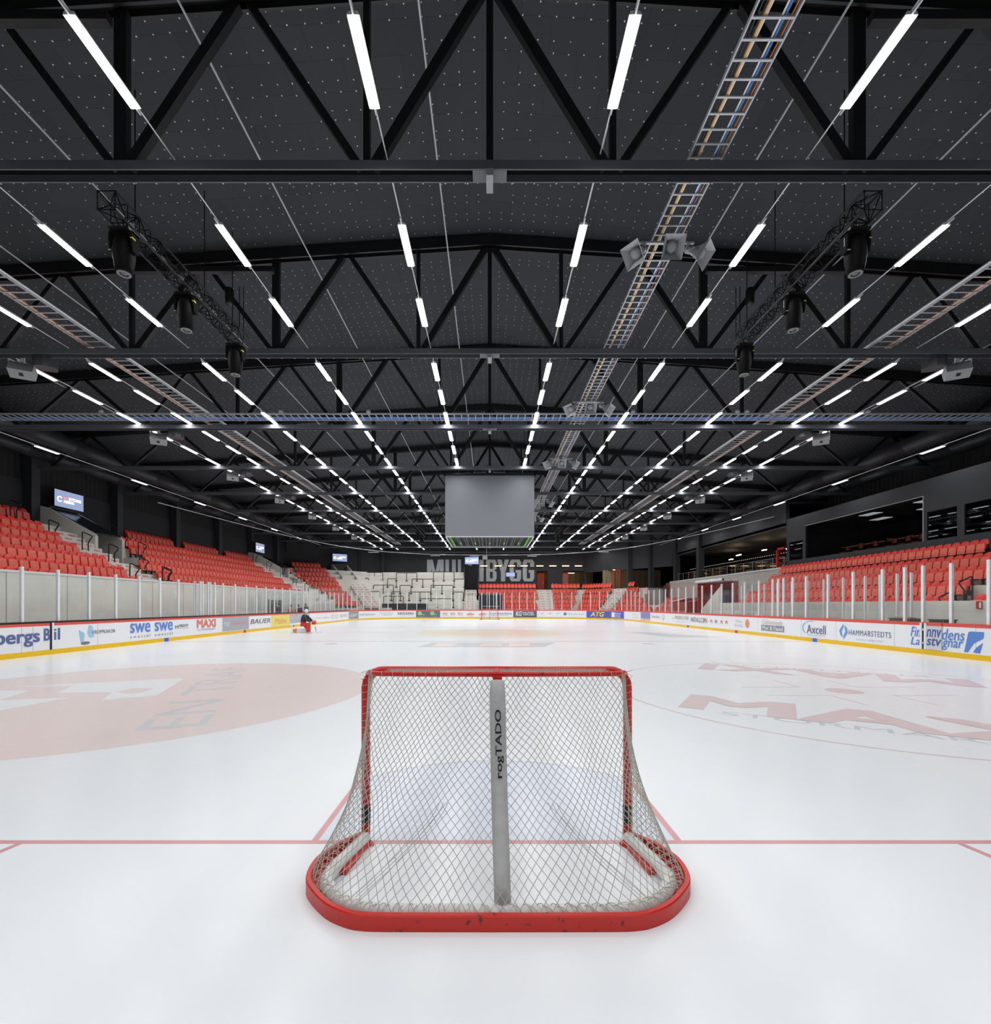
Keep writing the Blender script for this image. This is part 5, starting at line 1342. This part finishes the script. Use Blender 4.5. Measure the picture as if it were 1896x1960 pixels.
def standing(lean=0.0, arms=None):
    J = dict(pelvis=(0, 0, .95), belly=(lean * .3, 0, 1.12), chest=(lean * .7, 0, 1.33), neck=(lean, 0, 1.5), head=(lean + .04, 0, 1.62), crown=(lean + .03, 0, 1.71))
    for s, k in (('l', 1), ('r', -1)):
        J['arm_' + s] = arms[s] if arms else [(lean, k * .2, 1.4), (lean + .1, k * .27, 1.15), (lean + .32, k * .2, 1.1)]
        J['leg_' + s] = [(0, k * .1, .88), (.02, k * .12, .5), (0, k * .12, .1), (.16, k * .14, .04)]
    return J
# kneeling goalkeeper on the ice, facing right
J = dict(pelvis=(0, 0, .60), belly=(.03, 0, .76), chest=(.10, 0, .98), neck=(.16, 0, 1.16), head=(.21, 0, 1.30), crown=(.22, 0, 1.38),
         arm_l=[(.12, .2, 1.06), (.36, .2, .84), (.56, .12, .70)], arm_r=[(.12, -.2, 1.06), (.32, -.24, .82), (.56, -.16, .66)],
         leg_r=[(.06, -.12, .56), (.42, -.18, .50), (.40, -.18, .13), (.54, -.18, .06)], leg_l=[(.04, .1, .5), (.30, .14, .14), (-.16, .16, .12), (-.30, .16, .08)])
gx, gy = -11.43, 29.0
g = person('goalkeeper in dark jacket, red trousers and white helmet kneeling on the ice at left', (gx, gy, 0), 0, J, mat('dark_navy_jacket', (46, 52, 62), .7), mat('red_trousers', (206, 52, 44), .6), mat('white_helmet', (236, 236, 238), .3), 'helmet')
b = MB(); b.prism([(-.62, .02), (-.62, .24), (-.45, .27), (.22, .25), (.32, .18), (.32, .04), (.2, .02)], lambda u, z, w: (u, w, z), .04, .28); o = b.build('leg_pad', WHITE, g); fixnormals(o.data)
b = MB(); b.prism([(-.66, .03), (-.66, .22), (-.40, .275), (-.40, .015)], lambda u, z, w: (u, w, z), .03, .29); o = b.build('pad_toe', mat('orange_pad', (232, 140, 60)), g); fixnormals(o.data)
b = MB(); b.prism([(-.70, .04), (-.70, .20), (-.62, .25), (-.62, .02)], lambda u, z, w: (u, w, z), .03, .29); o = b.build('pad_toe_tip', mat('yellow_pad', (214, 206, 70)), g); fixnormals(o.data)
b = MB(); b.prism([(.30, .1), (.30, .58), (.36, .64), (.50, .62), (.50, .12), (.44, .06)], lambda u, z, w: (u, w, z), -.30, -.10); o = b.build('sock', mat('red_sock', (200, 56, 44), .6), g); fixnormals(o.data)
b = MB(); b.box(.28, .62, -.2, -.17, .0, .03); b.tube([(.32, -.185, .1), (.32, -.185, .02)], .012, 5); b.tube([(.55, -.185, .1), (.55, -.185, .02)], .012, 5); b.build('skate_blade', GALV, g)
blob('catching_glove', mat('red_glove', (198, 66, 48), .5), g, Vector((.72, -.16, .62)), .12, (1.2, .8, .9)); blob('blocker_glove', mat('orange_glove', (220, 120, 90), .5), g, Vector((.66, .12, .68)), .1, (1.2, .8, 1.1))
e = thing('goalkeeper_stick', 'goalkeeper stick held by the kneeling goalkeeper', 'stick', (gx + .66, gy - .1, 0))
b = MB(); b.bar((-.08, 0, .95), (.16, 0, .18), .03, .02, (0, 1, 0)); b.build('shaft', WHITE, e)
b = MB(); b.bar((.14, 0, .35), (.18, 0, .06), .09, .02, (0, 1, 0)); b.bar((.16, 0, .05), (.50, 0, .04), .03, .08); b.build('blade', WHITE, e)
e = thing('marker_post', 'thin pale blue upright marker standing on the ice left of the goalkeeper', 'marker', (-11.95, 28.7, 0))
b = MB(); b.lathe([(.1, 0), (.11, .02), (.03, .05), (.025, .5)], 12); b.build('body', mat('pale_blue_plastic', (200, 208, 232), .4), e, True)
# people at the bench
p = person('person in red sweatshirt with dark hair standing at the left bench', (-16.0, 37.8, -.02), math.radians(20), standing(.06), mat('red_sweatshirt', (204, 52, 40), .7), mat('dark_trousers', (40, 42, 46), .7), mat('dark_hair', (60, 52, 44), .7))
p = person('person in black and white jacket leaning on the left bench rail', (-16.1, 40.4, .0), math.radians(-110), standing(.28, {'l': [(.2, .2, 1.4), (.42, .24, 1.2), (.6, .1, 1.22)], 'r': [(.2, -.2, 1.4), (.42, -.24, 1.2), (.6, -.1, 1.22)]}), mat('black_jacket', (30, 31, 34), .6), mat('dark_trousers', (40, 42, 46), .7), mat('brown_hair', (140, 84, 60), .7))
p = person('person in green jacket and orange cap beside the one in black at the left bench', (-16.05, 41.3, .12), math.radians(-60), standing(.05), mat('green_jacket', (74, 122, 108), .7), mat('dark_trousers', (40, 42, 46), .7), mat('orange_cap', (214, 128, 88), .6), 'cap')
# doorway and seated person behind the left glass
e = thing('bench_doorway', 'dark open doorway in the concrete wall behind the left bench', 'doorway')
b = MB(); b.box(-16.95, -16.88, 36.3, 38.6, 0, 2.1); b.build('opening_shade', mat('doorway_dark', (62, 64, 68), .6), e)  # dark slab on the solid wall, painting the shade of an opening
b = MB()
for y in (36.25, 38.55): b.box(-16.96, -16.84, y, y + .08, 0, 2.15)
b.build('frame', BLACK, e)
e = thing('red_bench', 'low red bench by the doorway behind the left glass', 'bench')
b = MB(); b.box(-16.85, -16.5, 36.9, 38.2, .95, 1.05); b.box(-16.85, -16.8, 36.9, 38.2, 1.05, 1.4); b.build('seat', REDP, e); b = MB(); b.box(-16.8, -16.55, 37.0, 37.1, -.06, .95); b.box(-16.8, -16.55, 38.0, 38.1, -.06, .95); b.build('leg', BLACK, e)
J = dict(pelvis=(-.02, 0, 1.12), belly=(0, 0, 1.26), chest=(.03, 0, 1.46), neck=(.05, 0, 1.62), head=(.08, 0, 1.74), crown=(.08, 0, 1.83), arm_l=[(.03, .18, 1.54), (.1, .22, 1.3), (.3, .14, 1.2)], arm_r=[(.03, -.18, 1.54), (.1, -.22, 1.3), (.3, -.14, 1.2)],
         leg_l=[(.04, .1, 1.12), (.4, .12, 1.06), (.42, .12, .66), (.54, .12, .6)], leg_r=[(.04, -.1, 1.12), (.4, -.12, 1.06), (.42, -.12, .66), (.54, -.12, .6)])
person('person in navy jacket sitting on the red bench in the dark doorway', (-16.68, 37.3, 0), 0, J, mat('navy_jacket', (40, 48, 84), .7), mat('dark_trousers', (40, 42, 46), .7), mat('dark_hair', (60, 52, 44), .7))
# ------------------------------------------------------------------ skybox above the right stand
sk = thing('skybox_room', 'dark glazed spectator box above the right stand', 'spectator box')
b = MB(); Xs = 22.5; TH = .15; ZB, ZT = RT[4] - .1, 8.13
def piece(y0, y1, z0, z1): b.box(Xs, Xs + TH, y0, y1, z0, z1)
piece(8, 35.9, 7.34, ZT); piece(8, 35.9, ZB, 5.03)
piece(35.6, 35.9, 5.03, 7.34); piece(33.76, 34.05, 5.03, 7.34); piece(34.05, 35.6, 6.4, 7.34); piece(24.38, 24.6, 5.03, 7.34); piece(22.8, 24.38, 6.49, 7.34); piece(22.45, 22.8, 5.03, 7.34); piece(14, 22.45, 6.5, 7.34); piece(8, 14, 5.03, 7.34)
b.box(Xs + TH, 30, 35.75, 35.9, ZB, ZT); b.box(Xs, 30, 8, 35.9, ZT, ZT + .05)
b.build('front_wall', WALLB, sk)
b = MB(); b.box(Xs + .3, 29.5, 8, 35.7, 4.1, 4.2); b.box(Xs + .3, 29.5, 8, 35.7, 7.6, 7.7); b.box(29.4, 29.5, 8, 35.7, 4.2, 7.6); b.box(Xs + .2, 29.5, 24.45, 24.55, 4.2, 7.6); b.box(Xs + .2, 29.5, 33.85, 33.95, 4.2, 7.6)
b.build('room_lining', mat('near_black_lining', (30, 31, 34), .8), sk)
b = MB(); b.box(Xs + .05, Xs + .06, 24.6, 33.76, 5.03, 7.34); b.build('large_pane', glass_mat('low_reflection_glass', (.8, .8, .82, 1), 1.06), sk)
b = MB(); b.box(Xs + .05, Xs + .06, 34.05, 35.6, 5.03, 6.4); b.box(Xs + .05, Xs + .06, 22.8, 24.38, 5.03, 6.49); b.box(Xs + .05, Xs + .06, 14, 22.45, 5.03, 6.5); b.build('small_panes', GLASSD, sk)
b = MB(); b.box(Xs - .015, Xs, 24.56, 24.6, 5.03, 7.34); b.box(Xs - .015, Xs, 24.56, 33.8, 7.34, 7.37); b.build('window_trim', GALV, sk)
for i, (x, y) in enumerate(((24.6, 26.6), (26.6, 28.6), (24.6, 30.6), (26.6, 32.2))):
    b = MB(); b.box(x - .3, x + .3, y - .6, y + .6, 7.57, 7.6); tag(b.build('ceiling_panel_lamp', emis('dim_panel_lamp', (220, 224, 230), .55)), 'square ceiling lamp inside the dark spectator box, %s from its near end' % ordn(i + 1), 'lamp', 'ceiling lamps in the spectator box')
WOOD = mat('warm_wood', (206, 150, 110), .5, scale=12)
def table(name, label, x, y, z, w, l, h, top=WOOD, leg=BLACK, grp=None):
    e = thing(name, label, 'table', (x, y, z), 0, grp)
    b = MB(); b.box(-w / 2, w / 2, -l / 2, l / 2, h - .04, h); b.build('table_top', top, e)
    for sx in (-1, 1):
        for sy in (-1, 1): b = MB(); b.bar((sx * (w / 2 - .05), sy * (l / 2 - .05), 0), (sx * (w / 2 - .09), sy * (l / 2 - .09), h - .04), .04, .04); b.build('leg', leg, e)
    return e
def chair(label, x, y, z, rz, col, grp):
    e = thing('chair', label, 'chair', (x, y, z), rz, grp)
    b = MB(); b.box(-.2, .2, -.2, .2, .43, .47); b.build('seat', col, e)
    b = MB(); b.prism([(-.19, .6), (-.19, .86), (.19, .86), (.19, .6)], lambda u, zz, w: (u, w + (zz - .6) * .15, zz), .2, .23); o = b.build('backrest', col, e); fixnormals(o.data)
    for sx in (-1, 1):
        b = MB(); b.bar((sx * .17, .2, 0), (sx * .17, .2, .86), .025, .025); b.build('leg', BLACK, e); b = MB(); b.bar((sx * .17, -.18, 0), (sx * .17, -.18, .44), .025, .025); b.build('leg', BLACK, e)
REDW = mat('dark_red_upholstery', (168, 70, 66), .6)
for i, (y, l) in enumerate(((26.9, 2.6), (30.3, 3.4))):
    table('dining_table', 'long wooden table inside the spectator box, %s end' % ('near' if i == 0 else 'far'), 24.2, y, 4.65, .8, l, .95)
    for k in range(3):
        yy = y - l / 2 + l * (k + .5) / 3
        chair('red chair before the %s spectator box table, %s from its near end' % ('near' if i == 0 else 'far', ordn(k + 1)), 23.55, yy, 4.75, R90 * 3 - 0, REDW, 'chairs in the spectator box')
        chair('red chair behind the %s spectator box table, %s from its near end' % ('near' if i == 0 else 'far', ordn(k + 1)), 24.9, yy, 4.95, R90 * 1, REDW, 'chairs in the spectator box')
b = MB(); b.box(Xs + .32, 29.4, 24.6, 33.8, 4.2, 4.65); tag(b.build('raised_platform', mat('near_black_lining', (30, 31, 34), .8)), 'low dark platform under the tables in the spectator box', 'platform')
# ------------------------------------------------------------------ open gallery, right
gl = thing('gallery_parapet', 'white fabric covered parapet of the open gallery on the right', 'parapet')
b = MB(); b.box(22.15, 22.3, 35.9, 58.2, 1.0, 4.45); b.build('panel', mat('parapet_white', (206, 205, 200), .7, var=.05, scale=.5), gl)
b = MB(); b.tube([(22.15, 35.9, 4.5), (22.15, 58.2, 4.5)], .09, 10); b.build('top_roll', WHITE, gl)
b = MB(); b.box(22.3, 30.7, 35.9, 60, 4.2, 4.45); struct(b.build('floor_gallery', FLOORC), 'gallery floor')
e = thing('gallery_railing', 'glass and steel railing behind the white parapet on the right', 'railing')
b = MB()
for k in range(15): b.box(22.5, 22.53, 36.2 + k * 1.45, 36.23 + k * 1.45, 4.45, 5.4)
b.build('baluster', GALV, e); b = MB(); b.box(22.5, 22.53, 36.2, 56.6, 5.4, 5.42); b.build('top_rail', GALV, e); b = MB(); b.box(22.515, 22.525, 36.2, 56.6, 4.45, 5.4); b.build('pane', GLASS, e)
LW = mat('pale_wood_top', (222, 200, 172), .5)
gt = [(24.0, 38.5), (25.6, 40.4), (24.2, 42.2), (26.2, 43.6), (24.2, 46.4), (25.8, 47.8), (24.2, 49.6), (24.4, 52.4), (26.0, 53.6), (24.4, 55.4), (27.4, 41.5), (27.5, 46)]
for i, (x, y) in enumerate(gt):
    table('bar_table', 'tall pale bar table in the right gallery, %s from the near end' % ordn(sorted(g_[1] for g_ in gt).index(y) + 1), x, y, 4.45, .7, .9, 1.08, LW, mat('bar_leg_brown', (150, 120, 96), .5), 'bar tables in the gallery')
    for s in (-1, 1):
        e = thing('bar_stool', 'bar stool %s the %s bar table in the right gallery' % ('before' if s < 0 else 'beyond', ordn(sorted(g_[1] for g_ in gt).index(y) + 1)), 'stool', (x, y + s * .7, 4.45), 0, 'bar stools in the gallery')
        b = MB(); b.box(-.17, .17, -.17, .17, .72, .76); b.build('seat', [REDP, WOOD, WHITE][(i + (s > 0)) % 3], e)
        b = MB()
        for sx in (-1, 1):
            for sy in (-1, 1): b.bar((sx * .18, sy * .18, 0), (sx * .14, sy * .14, .72), .025, .025)
        b.build('leg_frame', [BLACK, WOOD][i % 2], e)
for i, (x, y, z, l) in enumerate(((26, 39, 6.9, .9), (25.5, 44, 6.8, .7), (25.5, 48.5, 6.8, .9), (27, 53, 6.8, .8), (26.5, 42, 6.7, .6))):
    e = thing('gallery_lamp', 'small warm lamp hanging in the right gallery, %s from the near end' % ordn([1, 3, 4, 5, 2][i]), 'lamp', (x, y, z), 0, 'lamps in the gallery')
    b = MB(); b.box(-.04, .04, -l / 2, l / 2, 0, .05); b.build('tube', emis('warm_gallery_lamp', (255, 224, 180), 40), e); b = MB(); b.tube([(0, 0, .05), (0, 0, 7.75 - z)], .01, 5); b.build('cord', BLACK, e)
e = thing('light_string', 'string of tiny white lights along the gallery ceiling edge', 'lights'); b = MB()
for k in range(60): y = 36.6 + k * .34; b.box(24.0, 24.03, y, y + .06, 5.95, 5.98)
o = b.build('bulbs', emis('tiny_bulb', (255, 244, 226), .9), e); o['kind'] = 'stuff'
b = MB(); b.tube([(24.02, 36.5 + k, 6.0) for k in range(22)], .006, 4); b.build('wire', BLACK, e)
e = thing('red_frame_post', 'red painted right-angled steel post at the near end of the gallery', 'post', (22.25, 36.6, 3.5)); b = MB(); b.box(-.08, .08, -.08, .08, 0, 2.6); b.box(-.08, .08, -.9, .08, 2.45, 2.6); b.build('post', REDP, e)
BEIGE = wave_mat('beige_perforated_panel', (150, 134, 108), (160, 143, 116), .4, 'X')
b = MB(); b.box(7.0, 16, 73.4, 73.6, 3.5, 6.8); b.box(15.9, 24, 66.5, 66.7, 3.5, 6.6); struct(b.build('wall_lounge', BEIGE), 'beige panelled wall in the lit lounge behind the end wall')
b = MB(); b.box(7, 24, 70.4, 73.6, 3.6, 3.9); struct(b.build('floor_lounge', FLOORC), 'lounge floor')
for i, (x, y) in enumerate(((9.6, 72.2), (12.4, 72.2), (17.6, 65.6))):
    e = thing('lounge_lamp', 'warm lounge lamp behind the end wall, %s from the left' % ordn(i + 1), 'lamp', (x, y, 6.55)); b = MB(); b.box(-.5, .5, -.1, .1, 0, .05); b.build('tube', LAMPW, e)
for i, (x, y, w) in enumerate(((7.55, 70.15, 1.0), (11.2, 70.15, .95))):
    e = thing('red_door', 'red framed glass door in the end wall, %s one' % ('left' if i == 0 else 'right'), 'door', (x, y, 3.95))
    b = MB(); b.box(-w / 2, -w / 2 + .1, -.05, .08, 0, 2.5); b.box(w / 2 - .1, w / 2, -.05, .08, 0, 2.5); b.box(-w / 2, w / 2, -.05, .08, 2.4, 2.5); b.build('frame', REDP, e)
    b = MB(); b.box(-w / 2 + .1, w / 2 - .1, 0, .04, 0, 2.4); b.build('leaf', mat('door_leaf_red' if i == 0 else 'door_leaf_beige', (150, 56, 44) if i == 0 else (150, 120, 100), .3), e)
    b = MB(); b.box(w / 2 - .2, w / 2 - .17, -.05, 0, .9, 1.3); b.build('handle', GALV, e)
for i, (x, y) in enumerate(((9.9, 71.6), (12.9, 71.4), (13.4, 72.0))):
    table('lounge_table', 'dark table in the lit lounge behind the end wall, %s from the left' % ordn(i + 1), x, y, 3.9, 1.2, .7, .8, BLACK, BLACK)
e = thing('red_door', 'red door frame in the chamfered wall right of the lit lounge', 'door', (17.55, 65.0, 3.9), math.radians(-54.7))
b = MB(); b.box(-.55, -.45, -.05, .1, 0, 2.6); b.box(.45, .55, -.05, .1, 0, 2.6); b.box(-.55, .55, -.05, .1, 2.5, 2.6); b.build('frame', REDP, e)
# canopy over the tunnel and red hoarding on the right
e = thing('tunnel_canopy', 'white rounded canopy over a red walled tunnel right of the far seats', 'canopy')
b = MB(); b.box(17.7, 18.9, 36.0, 40.6, 3.55, 3.75); b.tube([(17.7, 36.0, 3.65), (17.7, 40.6, 3.65)], .12, 10); b.build('roof', WHITE, e)
b = MB(); b.box(18.8, 18.9, 36.0, 40.6, -.06, 3.55); b.box(17.8, 18.8, 40.5, 40.6, -.06, 3.55); b.build('red_side', mat('dull_red_panel', (158, 72, 70), .6), e)
b = MB(); b.box(18.7, 18.79, 37.0, 39.6, -.06, 3.0); b.build('opening_sheet', mat('slate_opening_shade', (88, 92, 108), .8), e)  # slate sheet whose colour stands for the shaded opening in the red side
e = thing('ramp_wall', 'sloping pale concrete side wall of the tunnel on the right', 'wall'); b = MB(); b.prism([(35.7, -.06), (35.7, 3.1), (36.4, 2.7), (38.9, 1.3), (38.9, -.06)], lambda u, z, w: (w, u, z), 17.35, 17.5); o = b.build('side', CONCL, e); fixnormals(o.data)
e = thing('red_kiosk', 'low red hoarding with a pale sloping top behind the right glass', 'hoarding')
b = MB(); b.box(17.3, 18.3, 41.6, 44.6, -.06, 2.0); b.build('body', mat('dull_red_panel', (158, 72, 70), .6), e); b = MB(); b.prism([(41.4, 2.3), (44.8, 2.0), (44.8, 2.08), (41.4, 2.4)], lambda u, z, w: (w, u, z), 17.2, 18.4); o = b.build('top', CONCL, e); fixnormals(o.data)
# small things at the right edge
e = thing('extinguisher_sign', 'red and white fire extinguisher sign on the concrete wall at the right edge', 'sign', (17.28, 16.72, 1.58))
b = MB(); b.box(-.012, .0, -.1, .1, 0, .27); b.build('plate', mat('sign_red', (206, 44, 38), .4), e)
b = MB(); b.box(-.016, -.012, -.08, -.01, .03, .2); b.box(-.016, -.012, -.065, -.025, .2, .24); b.build('pictogram', WHITE, e)
for i, (y, l, c) in enumerate(((18.6, .95, (112, 116, 126)), (17.05, .62, (92, 96, 104)))):
    e = thing('bench_crate', 'grey plastic crate behind the right glass, %s the gate' % ('left of' if i == 0 else 'beside'), 'crate', (16.3, y, .98))
    b = MB(); m__ = mat('crate_%d' % c[0], c, .6)
    b.box(-.2, .2, -l / 2, l / 2, 0, .02); b.box(-.2, -.18, -l / 2, l / 2, 0, .2); b.box(.18, .2, -l / 2, l / 2, 0, .2); b.box(-.2, .2, -l / 2, -l / 2 + .02, 0, .2); b.box(-.2, .2, l / 2 - .02, l / 2, 0, .2); b.box(-.23, .23, -l / 2 - .03, l / 2 + .03, .18, .22); b.build('body', m__, e)
    if i == 0: b = MB(); b.box(-.15, .1, -.4, .1, .22, .25); b.box(-.1, .15, -.1, .4, .25, .27); b.build('wooden_slat', WOOD, e)
    b = MB(); b.box(-.18, .18, -l / 2 + .05, -l / 2 + .1, -1.04, 0); b.box(-.18, .18, l / 2 - .1, l / 2 - .05, -1.04, 0); b.build('stand', BLACK, e)
e = tag(MB().box(15.3, 15.5, 26.6, 27.3, 1.11, 1.2).build('white_box', WHITE), 'small white box lying on the right board behind the glass', 'box')
